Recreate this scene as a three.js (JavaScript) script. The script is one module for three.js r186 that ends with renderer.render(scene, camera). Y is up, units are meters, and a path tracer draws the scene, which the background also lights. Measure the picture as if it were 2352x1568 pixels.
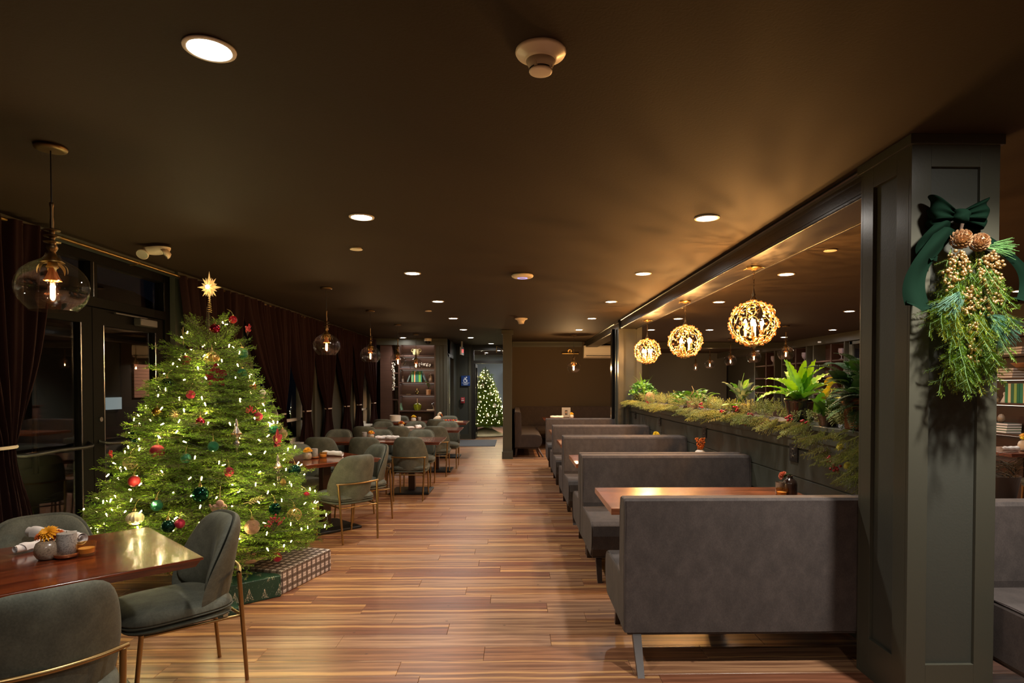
import * as THREE from 'three';
import { RoundedBoxGeometry } from 'three/addons/geometries/RoundedBoxGeometry.js';
import { mergeGeometries } from 'three/addons/utils/BufferGeometryUtils.js';
import { RectAreaLightUniformsLib } from 'three/addons/lights/RectAreaLightUniformsLib.js';

// ---------------------------------------------------------------- camera, sky, exposure
const scene = new THREE.Scene();
const camera = new THREE.PerspectiveCamera(2 * Math.atan(784 / 1410) * 180 / Math.PI, 2352 / 1568, 0.05, 200);
camera.position.set(0, 1.475, 0);
camera.rotation.order = 'YXZ';
camera.rotation.set(-0.019, -0.018, 0);
camera.setViewOffset(2352, 1568, -31, -129, 2352, 1568);      // an upright-corrected photograph: the lens is shifted
scene.background = new THREE.Color(0.0012, 0.0016, 0.0026);     // night
const renderer = new THREE.WebGLRenderer({ antialias: true });
renderer.toneMapping = THREE.LinearToneMapping;
renderer.toneMappingExposure = 1.0;
renderer.shadowMap.enabled = true;
renderer.shadowMap.type = THREE.PCFSoftShadowMap;
RectAreaLightUniformsLib.init();

// light strengths (candela of one lamp)
const LUM = { down: 7, pendant: 0.6, chandelier: 12, tree: 0.045, star: 0.25, lobby: 50, shelf: 42 };
const COOL = new THREE.Color(1, 0.93, 0.84), WARM = new THREE.Color(1, 0.47, 0.13), FIL = new THREE.Color(1, 0.6, 0.26), FAIRY = new THREE.Color(1, 0.8, 0.36);

// ---------------------------------------------------------------- helpers
function rng(seed) { let s = seed >>> 0; return () => { s = (s + 0x6d2b79f5) | 0; let t = Math.imul(s ^ (s >>> 15), 1 | s); t = (t + Math.imul(t ^ (t >>> 7), 61 | t)) ^ t; return ((t ^ (t >>> 14)) >>> 0) / 4294967296; }; }
const V3 = (x, y, z) => new THREE.Vector3(x, y, z);
const P = (x, y, d) => new THREE.Vector3(x, y, -d);              // d: distance in front of the camera
const used = {};
function numbered(n) { const k = used[n] = (used[n] ?? -1) + 1; return k ? n + '_' + String(k).padStart(3, '0') : n; }
function tag(o, label, category, group) { o.userData.label = label; o.userData.category = category; if (group) o.userData.group = group; return o; }
function thing(name, label, category, pos = [0, 0, 0], turn = 0, group) {
  const o = new THREE.Group(); o.name = numbered(name); scene.add(o);
  o.position.set(...pos); o.rotation.y = turn;
  return tag(o, label, category, group);
}
function copy(root, label, pos, turn = 0, group) {
  const c = root.clone(); c.name = numbered(root.name.replace(/_\d{3}$/, '')); scene.add(c);
  c.userData = { ...root.userData }; if (label) c.userData.label = label; if (group) c.userData.group = group;
  c.position.set(...pos); c.rotation.y = turn; return c;
}
function struct(name, kind = 'structure') { const o = new THREE.Group(); o.name = numbered(name); o.userData.kind = kind; scene.add(o); return o; }
function part(parent, name, geo, mat, label) {
  const m = new THREE.Mesh(Array.isArray(geo) ? mg(geo) : geo, mat); m.name = name; m.castShadow = m.receiveShadow = true;
  if (label) m.userData.label = label;
  parent.add(m); return m;
}
function mg(list) {
  list = list.filter(Boolean).map((g) => { const q = g.index ? g.toNonIndexed() : g; for (const k of Object.keys(q.attributes)) if (!['position', 'normal', 'uv'].includes(k)) q.deleteAttribute(k);
    if (!q.attributes.uv) q.setAttribute('uv', new THREE.BufferAttribute(new Float32Array(q.attributes.position.count * 2), 2)); if (!q.attributes.normal) q.computeVertexNormals(); q.clearGroups(); return q; });
  return list.length === 1 ? list[0] : mergeGeometries(list);
}
function uvm(geo, s = 1, ox = 0, oy = 0) {                        // uv in metres, from the axis each face looks along
  const g = geo.index ? geo.toNonIndexed() : geo, p = g.attributes.position, n = p.count, uv = new Float32Array(n * 2), a = V3(), b = V3(), c = V3();
  for (let i = 0; i < n; i += 3) {
    a.fromBufferAttribute(p, i); b.fromBufferAttribute(p, i + 1); c.fromBufferAttribute(p, i + 2);
    const f = b.clone().sub(a).cross(c.clone().sub(a)), ax = Math.abs(f.x), ay = Math.abs(f.y), az = Math.abs(f.z);
    for (let k = 0; k < 3; k++) { const q = [a, b, c][k]; const [u, v] = ax >= ay && ax >= az ? [q.z, q.y] : ay >= az ? [q.x, q.z] : [q.x, q.y]; uv[(i + k) * 2] = u * s + ox; uv[(i + k) * 2 + 1] = v * s + oy; }
  }
  g.setAttribute('uv', new THREE.BufferAttribute(uv, 2)); return g;
}
// a box from its corners, in (x, y, d)
function bx(x0, x1, y0, y1, d0, d1, r = 0) {
  const w = x1 - x0, h = y1 - y0, e = d1 - d0;
  const g = r > 0 ? new RoundedBoxGeometry(w, h, e, r > 0.015 ? 3 : 1, Math.min(r, w / 2.01, h / 2.01, e / 2.01)) : new THREE.BoxGeometry(w, h, e);
  g.translate((x0 + x1) / 2, (y0 + y1) / 2, -(d0 + d1) / 2); return uvm(g);
}
function rbox(w, h, e, r, x = 0, y = 0, z = 0) { return uvm(new RoundedBoxGeometry(w, h, e, 3, r).translate(x, y, z)); }
function cyl(r0, r1, h, x = 0, y = 0, z = 0, seg = 16, open = false) { return new THREE.CylinderGeometry(r1, r0, h, seg, 1, open).translate(x, y + h / 2, z); }
function lathe(pts, seg = 32) { return new THREE.LatheGeometry(pts.map(([r, y]) => new THREE.Vector2(Math.max(r, 1e-4), y)), seg); }
function tube(pts, r, seg = 16, rad = 6, closed = false) { return new THREE.TubeGeometry(new THREE.CatmullRomCurve3(pts.map((p) => (Array.isArray(p) ? V3(...p) : p)), closed), seg, r, rad, closed); }
function rod(a, b, r0, r1 = r0, seg = 10) {                       // a tapered straight bar
  const A = Array.isArray(a) ? V3(...a) : a, B = Array.isArray(b) ? V3(...b) : b, v = B.clone().sub(A), g = new THREE.CylinderGeometry(r1, r0, v.length(), seg);
  g.translate(0, v.length() / 2, 0).applyQuaternion(new THREE.Quaternion().setFromUnitVectors(V3(0, 1, 0), v.clone().normalize())).translate(A.x, A.y, A.z); return g;
}
function sph(r, x = 0, y = 0, z = 0, w = 16, h = 12) { return new THREE.SphereGeometry(r, w, h).translate(x, y, z); }
function ext(points, depth, bevel = 0, seg = 2, curve = 12) {     // outline in x, y pushed along z, centred
  const s = points instanceof THREE.Shape ? points : new THREE.Shape(points.map(([x, y]) => new THREE.Vector2(x, y)));
  const g = new THREE.ExtrudeGeometry(s, { depth: depth - 2 * bevel, bevelEnabled: bevel > 0, bevelSize: bevel, bevelThickness: bevel, bevelOffset: -bevel, bevelSegments: seg, curveSegments: curve });
  return g.translate(0, 0, -(depth - 2 * bevel) / 2);
}
// a closed cushion: outline(angle) -> [u, v] ; thickness to both sides ; place(u, v, w) -> point
function pillow(outline, tf, tb, place, nt = 48, nr = 9, pw = 3.2) {
  const pos = [], uv = [], idx = [];
  const grid = (sign, t) => { const base = pos.length / 3;
    for (let j = 0; j <= nr; j++) for (let i = 0; i <= nt; i++) {
      const k = 1 - Math.pow(1 - j / nr, 2), [u, v] = outline((i % nt) / nt * Math.PI * 2), w = sign * t * Math.pow(Math.max(0, 1 - Math.pow(k, pw)), 0.5);
      const q = place(u * k, v * k, w); pos.push(q[0], q[1], q[2]); uv.push(u * k, v * k); }
    for (let j = 0; j < nr; j++) for (let i = 0; i < nt; i++) { const a = base + j * (nt + 1) + i, b = a + 1, c = a + nt + 1, d = c + 1; if (sign > 0) idx.push(a, c, b, b, c, d); else idx.push(a, b, c, b, d, c); } };
  grid(1, tf); grid(-1, tb);
  const g = new THREE.BufferGeometry(); g.setAttribute('position', new THREE.Float32BufferAttribute(pos, 3)); g.setAttribute('uv', new THREE.Float32BufferAttribute(uv, 2)); g.setIndex(idx); g.computeVertexNormals(); return g;
}
const superell = (w, h, n, f) => (a) => { const c = Math.cos(a), s = Math.sin(a), k = Math.pow(Math.pow(Math.abs(c), n) + Math.pow(Math.abs(s), n), -1 / n); const u = c * k * w, v = s * k * h; return f ? f(u, v) : [u, v]; };
// a sheet over (s, t) in [0,1]^2
function sheet(f, ns, nt) {
  const pos = [], uv = [], idx = [];
  for (let j = 0; j <= nt; j++) for (let i = 0; i <= ns; i++) { const q = f(i / ns, j / nt); pos.push(q[0], q[1], q[2]); uv.push(q[3] ?? i / ns, q[4] ?? j / nt); }
  for (let j = 0; j < nt; j++) for (let i = 0; i < ns; i++) { const a = j * (ns + 1) + i; idx.push(a, a + 1, a + ns + 1, a + 1, a + ns + 2, a + ns + 1); }
  const g = new THREE.BufferGeometry(); g.setAttribute('position', new THREE.Float32BufferAttribute(pos, 3)); g.setAttribute('uv', new THREE.Float32BufferAttribute(uv, 2)); g.setIndex(idx); g.computeVertexNormals(); return g;
}
function instanced(parent, name, geo, mat, mats, cols) {
  const m = new THREE.InstancedMesh(geo, mat, mats.length); m.name = name; mats.forEach((x, i) => m.setMatrixAt(i, x)); if (cols) cols.forEach((c, i) => m.setColorAt(i, c));
  m.castShadow = m.receiveShadow = true; m.userData.kind = 'stuff'; parent.add(m); return m;
}
function basis(pos, dir, up, s) {                                 // y along dir, z near up
  const y = dir.clone().normalize(); let x = new THREE.Vector3().crossVectors(y, up); if (x.lengthSq() < 1e-6) x = new THREE.Vector3().crossVectors(y, V3(1, 0, 0.3)); x.normalize(); const z = new THREE.Vector3().crossVectors(x, y);
  return new THREE.Matrix4().makeBasis(x.multiplyScalar(s), y.multiplyScalar(s), z.multiplyScalar(s)).setPosition(pos);
}

// ---------------------------------------------------------------- textures and materials
function lattice(seed) { const r = rng(seed), t = new Float32Array(65536); for (let i = 0; i < 65536; i++) t[i] = r(); return t; }
const LAT = lattice(77);
function vn(x, y, px, py) {                                       // value noise with periods px, py
  const xi = Math.floor(x), yi = Math.floor(y), fx = x - xi, fy = y - yi, sx = fx * fx * (3 - 2 * fx), sy = fy * fy * (3 - 2 * fy);
  const h = (a, b) => LAT[((((a % px) + px) % px) * 131 + (((b % py) + py) % py) * 373 + px * 17) & 65535];
  const a = h(xi, yi), b = h(xi + 1, yi), c = h(xi, yi + 1), d = h(xi + 1, yi + 1);
  return a + (b - a) * sx + (c - a) * sy + (a - b - c + d) * sx * sy;
}
function fbm(u, v, fx, fy, oct = 4) { let s = 0, a = 0.5; for (let i = 0; i < oct; i++) { s += a * vn(u * fx, v * fy, fx, fy); fx *= 2; fy *= 2; a *= 0.5; } return s / (1 - Math.pow(0.5, oct)); }
function tex(w, h, fn, srgb = true, rep = [1, 1]) {
  const data = new Uint8Array(w * h * 4);
  for (let y = 0; y < h; y++) for (let x = 0; x < w; x++) { const c = fn(x / w, y / h), i = (y * w + x) * 4; if (typeof c === 'number') { data[i] = data[i + 1] = data[i + 2] = Math.max(0, Math.min(255, c * 255)); } else for (let k = 0; k < 3; k++) data[i + k] = Math.max(0, Math.min(255, c[k])); data[i + 3] = 255; }
  const t = new THREE.DataTexture(data, w, h, THREE.RGBAFormat); t.magFilter = THREE.LinearFilter; t.minFilter = THREE.LinearMipmapLinearFilter; t.generateMipmaps = true; t.wrapS = t.wrapT = THREE.RepeatWrapping; t.repeat.set(...rep);
  if (srgb) t.colorSpace = THREE.SRGBColorSpace; t.needsUpdate = true; return t;
}
function canvasTex(w, h, draw, rep) { const c = document.createElement('canvas'); c.width = w; c.height = h; draw(c.getContext('2d'), w, h); const t = new THREE.CanvasTexture(c); t.colorSpace = THREE.SRGBColorSpace; t.magFilter = THREE.LinearFilter; if (rep) { t.wrapS = t.wrapT = THREE.RepeatWrapping; t.repeat.set(...rep); } return t; }
const mix = (a, b, k) => a.map((x, i) => x + (b[i] - x) * k), sat = (x) => Math.max(0, Math.min(1, x)), ss = (a, b, x) => { const t = sat((x - a) / (b - a)); return t * t * (3 - 2 * t); };
const std = (color, roughness = 0.6, o = {}) => new THREE.MeshStandardMaterial({ color: new THREE.Color(...(Array.isArray(color) ? color : [color])), roughness, ...o });
const phys = (color, roughness = 0.6, o = {}) => new THREE.MeshPhysicalMaterial({ color: Array.isArray(color) ? new THREE.Color(...color) : new THREE.Color(color), roughness, ...o });
const hex = (h, roughness = 0.6, o = {}) => new THREE.MeshStandardMaterial({ color: new THREE.Color(h), roughness, ...o });
const glow = (c, k, base = 0.8) => new THREE.MeshStandardMaterial({ color: new THREE.Color(base, base, base), emissive: c.clone(), emissiveIntensity: k, roughness: 0.5 });

const grainBump = tex(256, 256, (u, v) => fbm(u, v, 64, 64, 3), false, [3, 3]);
const rollerBump = tex(256, 256, (u, v) => fbm(u, v, 32, 32, 4), false, [4, 4]);
const M = {};
M.wall = phys(0x40413a, 0.5, { specularIntensity: 0.5, bumpMap: rollerBump, bumpScale: 0.0003 });
M.trim = phys(0x45443a, 0.32, { specularIntensity: 0.45, bumpMap: rollerBump, bumpScale: 0.00016 });
M.gloss = hex(0x14120f, 0.34, { bumpMap: rollerBump, bumpScale: 0.0005 });
M.ceiling = phys(0x33291e, 0.75, { specularIntensity: 0.25, bumpMap: rollerBump, bumpScale: 0.0004 });
M.brownwall = phys(0x463b2d, 0.8, { specularIntensity: 0.3, bumpMap: rollerBump, bumpScale: 0.0006 });
M.black = hex(0x141312, 0.4);
M.blackmetal = hex(0x17171a, 0.45, { metalness: 0.3 });
M.bronzeframe = phys(0x0c0b0a, 0.6, { specularIntensity: 0.12 });
M.brass = std([0.42, 0.28, 0.1], 0.32, { metalness: 1 });
M.brassdark = std([0.2, 0.13, 0.06], 0.4, { metalness: 1 });
M.gold = std([0.72, 0.5, 0.2], 0.28, { metalness: 1 });
M.copper = std([0.6, 0.26, 0.12], 0.35, { metalness: 0.9 });
M.chrome = std([0.6, 0.6, 0.62], 0.2, { metalness: 1 });
M.white = hex(0xd8d2c8, 0.5);
M.ivory = hex(0xe2d3ba, 0.32);
M.linen = hex(0xe4dedb, 0.85, { bumpMap: grainBump, bumpScale: 0.0006 });
M.glass = phys([1, 1, 1], 0.0, { transmission: 1, thickness: 0, ior: 1.5 });
M.globe = phys([0.96, 0.95, 0.93], 0.0, { transmission: 1, thickness: 0, ior: 2.0 });
M.darkwood = hex(0x2e1a12, 0.35);
M.leg = hex(0x2f2119, 0.3);
M.shelfwood = hex(0x46312a, 0.4, { map: tex(256, 256, (u, v) => { const g = fbm(u, v, 4, 90, 3), k = 0.86 + 0.28 * g; return [255 * Math.min(1, k * 0.94), 250 * Math.min(1, k * 0.94), 246 * Math.min(1, k * 0.94)]; }) });
// velvet upholstery: brushed patches of nap
const nap = (fx, fy, lo, hi) => tex(512, 512, (u, v) => { const a = fbm(u, v, fx, fy, 4), b = fbm(u + 0.37, v + 0.1, 90, 70, 2), k = lo + (hi - lo) * sat(a * 1.5 - 0.3) + (b - 0.5) * 0.16; return [255 * k, 255 * k, 255 * k]; }, true, [2.6, 2.6]);
const napTex = nap(9, 6, 0.8, 0.98), weave = tex(256, 256, (u, v) => 0.5 + 0.25 * Math.sin(u * 2 * Math.PI * 64) * Math.sin(v * 2 * Math.PI * 64) + 0.3 * (fbm(u, v, 64, 64, 2) - 0.5), false, [9, 9]);
M.booth = phys(0x4c433f, 0.85, { map: napTex, bumpMap: weave, bumpScale: 0.0006, sheen: 0.3, sheenRoughness: 0.4, sheenColor: new THREE.Color(0.4, 0.37, 0.36) });
M.chair = phys(0x5c5e51, 0.85, { map: napTex, bumpMap: weave, bumpScale: 0.0006, sheen: 0.3, sheenRoughness: 0.4, sheenColor: new THREE.Color(0.36, 0.38, 0.33) });
M.banquette = phys(0x37281f, 0.85, { map: napTex, bumpMap: weave, bumpScale: 0.0006, sheen: 0.5, sheenRoughness: 0.4, sheenColor: new THREE.Color(0.4, 0.33, 0.3) });
M.curtain = phys(0x241414, 0.85, { specularIntensity: 0.2, bumpMap: grainBump, bumpScale: 0.0005, sheen: 0.25, sheenRoughness: 0.4, sheenColor: new THREE.Color(0.2, 0.12, 0.11), side: THREE.DoubleSide });
M.greenvelvet = phys(0x07180f, 0.9, { specularIntensity: 0.08, bumpMap: grainBump, bumpScale: 0.0004, sheen: 0.03, sheenRoughness: 0.4, sheenColor: new THREE.Color(0.1, 0.25, 0.17), side: THREE.DoubleSide });
M.redvelvet = phys(0x7a0d1c, 0.9, { sheen: 0.6, sheenRoughness: 0.5, sheenColor: new THREE.Color(0.6, 0.1, 0.15), side: THREE.DoubleSide });
// plank flooring: long grain, pale sapwood streaks, tone differs from board to board
function plankTex(seed) {
  const r = rng(seed), tone = [[146, 98, 66], [158, 112, 78], [136, 86, 62], [166, 124, 90], [146, 102, 72], [152, 102, 66], [128, 80, 58], [170, 130, 100]][seed % 8], pale = [198, 150, 96];
  const streaks = []; const n = [1, 2, 1, 0, 2, 2, 1, 0][seed % 8]; for (let i = 0; i < n; i++) streaks.push([r() < 0.5 ? r() * 0.25 : 0.75 + r() * 0.25, 0.05 + r() * 0.12, r() * 10]);
  const kx = r(), ky = 0.2 + r() * 0.6, o = r() * 9;
  return tex(1024, 160, (u, v) => {
    const warp = (fbm(u + o, v, 3, 2, 3) - 0.5) * 0.16, g = fbm(u + o, v + warp, 2, 13, 4), f = fbm(u, v + o, 16, 110, 3);
    let c = mix(tone, mix(tone, [92, 56, 38], 0.62), ss(0.42, 0.75, g)); c = mix(c, [186, 138, 96], ss(0.55, 0.2, g) * 0.3);
    for (const [c0, w, s] of streaks) { const e = Math.abs(v + (fbm(u + s, 0.3, 4, 2, 3) - 0.5) * 0.16 - c0); c = mix(c, pale, 0.8 * ss(w, w * 0.35, e)); }
    const kn = Math.hypot((u - kx) * 7.1, v - ky); if (seed % 3 === 0) c = mix(c, [74, 44, 30], 0.6 * ss(0.07, 0.02, kn));
    const k = 0.93 + (f - 0.5) * 0.22; return c.map((x) => x * k);
  });
}
const plankBump = tex(512, 128, (u, v) => fbm(u, v, 10, 100, 3), false);
M.planks = Array.from({ length: 8 }, (_, i) => new THREE.MeshStandardMaterial({ map: plankTex(i), roughness: 0.36, bumpMap: plankBump, bumpScale: 0.0004 }));
function tableTex(seed, a, b) { return tex(1024, 512, (u, v) => { const w = (fbm(u + seed * 0.3, v, 3, 3, 3) - 0.5) * 0.12, g = fbm(u, v + w, 3, 34, 4), f = fbm(u, v, 24, 200, 2); return mix(a, b, ss(0.3, 0.75, g)).map((x) => x * (0.94 + (f - 0.5) * 0.18)); }, true, [0.85, 1.3]); }
M.table = phys(0xffffff, 0.2, { map: tableTex(1, [118, 54, 26], [82, 34, 18]), clearcoat: 0.5, clearcoatRoughness: 0.1 });
M.boothtable = phys(0xffffff, 0.26, { map: tableTex(2, [150, 90, 58], [106, 60, 38]), clearcoat: 0.4, clearcoatRoughness: 0.16 });
M.needle = phys([0.135, 0.235, 0.02], 0.7, { specularIntensity: 0.35, side: THREE.DoubleSide });
M.bark = hex(0x3b2a1c, 0.9);
M.leaf = phys(0x4f8a1c, 0.9, { clearcoat: 0.35, clearcoatRoughness: 0.35, transmission: 0.35, thickness: 0, side: THREE.DoubleSide });
M.leafbright = phys(0x79b51c, 0.9, { clearcoat: 0.35, clearcoatRoughness: 0.35, transmission: 0.4, thickness: 0, side: THREE.DoubleSide });
M.leafdark = phys(0x2c5a1e, 0.9, { clearcoat: 0.35, clearcoatRoughness: 0.35, transmission: 0.25, thickness: 0, side: THREE.DoubleSide });
M.leafgrey = phys(0x6f8468, 0.9, { clearcoat: 0.35, clearcoatRoughness: 0.35, transmission: 0.25, thickness: 0, side: THREE.DoubleSide });
M.cedar = phys(0xa3aa66, 0.7, { side: THREE.DoubleSide });
M.berry = phys(0x9c1522, 0.3, { clearcoat: 0.5 });
M.terracotta = hex(0xb58a66, 0.8, { bumpMap: grainBump, bumpScale: 0.001 });
M.terracotta2 = new THREE.MeshStandardMaterial({ map: tex(128, 128, (u, v) => mix([150, 96, 58], [92, 58, 38], ss(0.35, 0.7, fbm(u, v, 10, 8, 4)))), roughness: 0.9, bumpMap: grainBump, bumpScale: 0.004 });
M.leafgrey2 = phys(0x4c7040, 0.9, { clearcoat: 0.4, clearcoatRoughness: 0.3, transmission: 0.2, thickness: 0, side: THREE.DoubleSide });
M.yellowleaf = phys(0xb8a81e, 0.9, { clearcoat: 0.2, transmission: 0.3, thickness: 0, side: THREE.DoubleSide });
// ---------------------------------------------------------------- the room
const CEIL = 2.605, WL = -3.36, WR = 7.0;
{ // ceiling
  const c = struct('ceiling');
  part(c, 'ceiling_slab', bx(-3.6, 7.3, CEIL, CEIL + 0.15, -3.2, 23), M.ceiling);
}
{ // floor: boards laid across the room, those near the camera one by one
  const f = struct('floor');
  part(f, 'subfloor', bx(-3.6, 7.3, -0.2, -0.0125, -3.2, 23), hex(0x2a1c12, 0.9));
  const w = 0.1735, L = 1.219, c = 0.0014, gap = 0.0008;
  const board = (seed) => { // chamfered top edges
    const a = L / 2 - gap, b = w / 2 - gap, h = 0.0125, q = [[-1, 1], [1, 1], [1, -1], [-1, -1]], pos = [], uv = [];
    const r3 = q.map(([x, z]) => [x * a, -h, z * b]), r2 = q.map(([x, z]) => [x * a, -c, z * b]), r1 = q.map(([x, z]) => [x * (a - c), 0, z * (b - c)]);
    const flip = seed & 1 ? -1 : 1, quad = (A, B, C, D) => { for (const p of [A, B, C, A, C, D]) { pos.push(...p); uv.push(0.5 + flip * p[0] / L, 0.5 + p[2] / w * 0.96); } };
    quad(r1[0], r1[1], r1[2], r1[3]);
    for (let i = 0; i < 4; i++) { const j = (i + 1) % 4; quad(r2[i], r2[j], r1[j], r1[i]); quad(r3[i], r3[j], r2[j], r2[i]); }
    const g = new THREE.BufferGeometry(); g.setAttribute('position', new THREE.Float32BufferAttribute(pos, 3)); g.setAttribute('uv', new THREE.Float32BufferAttribute(uv, 2)); g.computeVertexNormals(); return g;
  };
  const G = [board(0), board(1)];
  // board ends as they lie in front of the camera (x of one end per row), then at random
  const ends = [[914], [1111.6], [780], [1029], [904], [834], [721], [1070.5], [965], [902], [1149], [1100], [1009]];
  const tones = [7, 3, 0, 7, 5, 7, 6, 2, 1, 6, 3, 0, 4];
  const rest = Array.from({ length: 8 }, () => []), r = rng(5);
  for (let k = -38; k < 114; k++) {
    const d = 3.105 + (k + 0.5) * w, e = ends[k]; let x0 = e ? (e[0] - 1182) * d / 1410 : r() * L;
    x0 -= Math.ceil((x0 + 3.45) / L) * L;
    for (let j = 0, x = x0; x < WR + 0.2; x += L, j++) {
      const m = (Math.floor(r() * 8) + (tones[k] ?? 0)) % 8, gi = r() < 0.5 ? 0 : 1, cx = x + L / 2, turned = r() < 0.5;
      if (d > 22.6) continue;
      if (d > 2.9 && d < 8.2 && cx > -2.6 && cx < 2.1) { const p = part(f, 'plank', G[gi], M.planks[m]); p.position.set(cx, 0, -d); p.rotation.y = turned ? Math.PI : 0; }
      else { const g = G[gi].clone(); if (turned) g.rotateY(Math.PI); rest[m].push(g.translate(cx, 0, -d)); }
    }
  }
  const g = mergeGeometries(rest.map((l) => mg(l)), true), p = part(f, 'plank_field', g, M.planks); p.userData.kind = 'stuff';
}
// ---- left wall with the glass double door and two windows
function boards(parent, mat, list, name = 'wall_panel') { part(parent, name, list.map((a) => bx(...a)), mat); }
{
  const w = struct('wall_left');
  const seg = (d0, d1, y0, y1) => [WL - 0.16, WL, y0, y1, d0, d1];
  boards(w, M.wall, [seg(-3, 4.02, 0, CEIL), seg(4.02, 6.16, 2.555, CEIL), seg(6.16, 7.9, 0, CEIL), seg(7.9, 9.95, 0, 0.6), seg(7.9, 9.95, 2.3, CEIL), seg(9.95, 13.0, 0, CEIL), seg(13.0, 14.3, 0, 0.6), seg(13.0, 14.3, 2.3, CEIL), seg(14.3, 23, 0, CEIL)]);
  part(w, 'crown_trim', [bx(WL, WL + 0.03, 2.545, CEIL, 6.16, 14.7), bx(WL, WL + 0.03, 2.57, CEIL, -3, 4.0)], M.trim);
  part(w, 'pilaster', [bx(WL, WL + 0.03, 0, 2.54, 10.3, 10.42), bx(WL, WL + 0.03, 0, 2.54, 12.55, 12.67)], M.trim);
  for (const [i, a, b] of [[1, 7.9, 9.95], [2, 13.0, 14.3]]) {
    const n = struct('window_' + i), x0 = WL - 0.13, x1 = WL - 0.06, wf = hex(0xb9b4a8, 0.5);
    part(n, 'window_frame', [bx(x0, x1, 0.6, 0.67, a, b), bx(x0, x1, 2.23, 2.3, a, b), bx(x0, x1, 0.67, 2.23, a, a + 0.07), bx(x0, x1, 0.67, 2.23, b - 0.07, b), bx(x0, x1, 0.67, 2.23, (a + b) / 2 - 0.03, (a + b) / 2 + 0.03), bx(x0, x1, 0.93, 0.97, a, b)], wf);
    part(n, 'pane', bx(WL - 0.098, WL - 0.096, 0.67, 2.23, a + 0.07, (a + b) / 2 - 0.03), M.glass);
    part(n, 'pane', bx(WL - 0.098, WL - 0.096, 0.67, 2.23, (a + b) / 2 + 0.03, b - 0.07), M.glass);
    part(n, 'window_sill', bx(WL - 0.1, WL + 0.11, 0.57, 0.61, a - 0.05, b + 0.05, 0.006), wf);
    part(n, 'window_casing', [bx(WL, WL + 0.03, 0.6, 2.38, a - 0.09, a), bx(WL, WL + 0.03, 0.6, 2.38, b, b + 0.09), bx(WL, WL + 0.03, 2.3, 2.4, a - 0.09, b + 0.09)], i === 2 ? wf : M.trim);
  }
}
{ // double door with transoms
  const D = struct('door_1'), x0 = WL - 0.13, x1 = WL - 0.07, m = M.bronzeframe, a = 4.05, c = 5.06, b = 6.12;
  const F = (d0, d1, y0, y1) => bx(x0 - 0.02, x1 + 0.02, y0, y1, d0, d1, 0.004);
  part(D, 'door_frame', [F(a - 0.03, a + 0.05, 0, 2.555), F(b - 0.05, b + 0.04, 0, 2.555), F(a + 0.05, b - 0.05, 2.48, 2.555), F(a + 0.05, b - 0.05, 2.12, 2.2), F(c - 0.04, c + 0.04, 2.2, 2.48)], m);
  part(D, 'threshold', bx(x0 - 0.03, x1 + 0.04, -0.01, 0.012, a, b), M.chrome);
  for (const [d0, d1] of [[a + 0.055, c - 0.004], [c + 0.004, b - 0.055]]) {
    const leaf = part(D, 'door_leaf', [bx(x0, x1, 0.015, 2.115, d0, d0 + 0.13), bx(x0, x1, 0.015, 2.115, d1 - 0.13, d1), bx(x0, x1, 0.015, 0.27, d0 + 0.13, d1 - 0.13), bx(x0, x1, 1.98, 2.115, d0 + 0.13, d1 - 0.13)], m);
    part(leaf, 'pane', bx((x0 + x1) / 2 - 0.002, (x0 + x1) / 2 + 0.002, 0.27, 1.98, d0 + 0.13, d1 - 0.13), M.glass);
    part(leaf, 'glazing_bead', [bx(x1 - 0.002, x1 + 0.004, 0.27, 1.98, d0 + 0.126, d0 + 0.136), bx(x1 - 0.002, x1 + 0.004, 0.27, 1.98, d1 - 0.136, d1 - 0.126)], M.chrome);
    part(leaf, 'push_bar', [tube([[x1, 1.02, -(d0 + 0.06)], [x1 + 0.06, 1.0, -(d0 + 0.1)], [x1 + 0.07, 1.0, -(d0 + 0.5)], [x1 + 0.06, 1.0, -(d1 - 0.1)], [x1, 1.02, -(d1 - 0.06)]], 0.014, 30, 8)], M.black);
    part(D, 'transom_pane', bx((x0 + x1) / 2 - 0.002, (x0 + x1) / 2 + 0.002, 2.2, 2.48, d0, d1), M.glass);
    part(D, 'transom_bead', bx(x1 + 0.018, x1 + 0.024, 2.2, 2.48, d1 - 0.012, d1), M.chrome);
  }
  part(D, 'door_closer', [bx(x1, x1 + 0.07, 2.02, 2.09, 5.6, 5.86, 0.01), bx(x1 + 0.02, x1 + 0.04, 2.09, 2.1, 5.3, 5.75)], hex(0x3b3835, 0.4));
  const lock = part(D, 'lock_cylinder', cyl(0.02, 0.02, 0.02, 0, 0, 0, 14).rotateZ(-Math.PI / 2), M.chrome); lock.position.set(x1, 1.2, -(c + 0.07));
}
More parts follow.
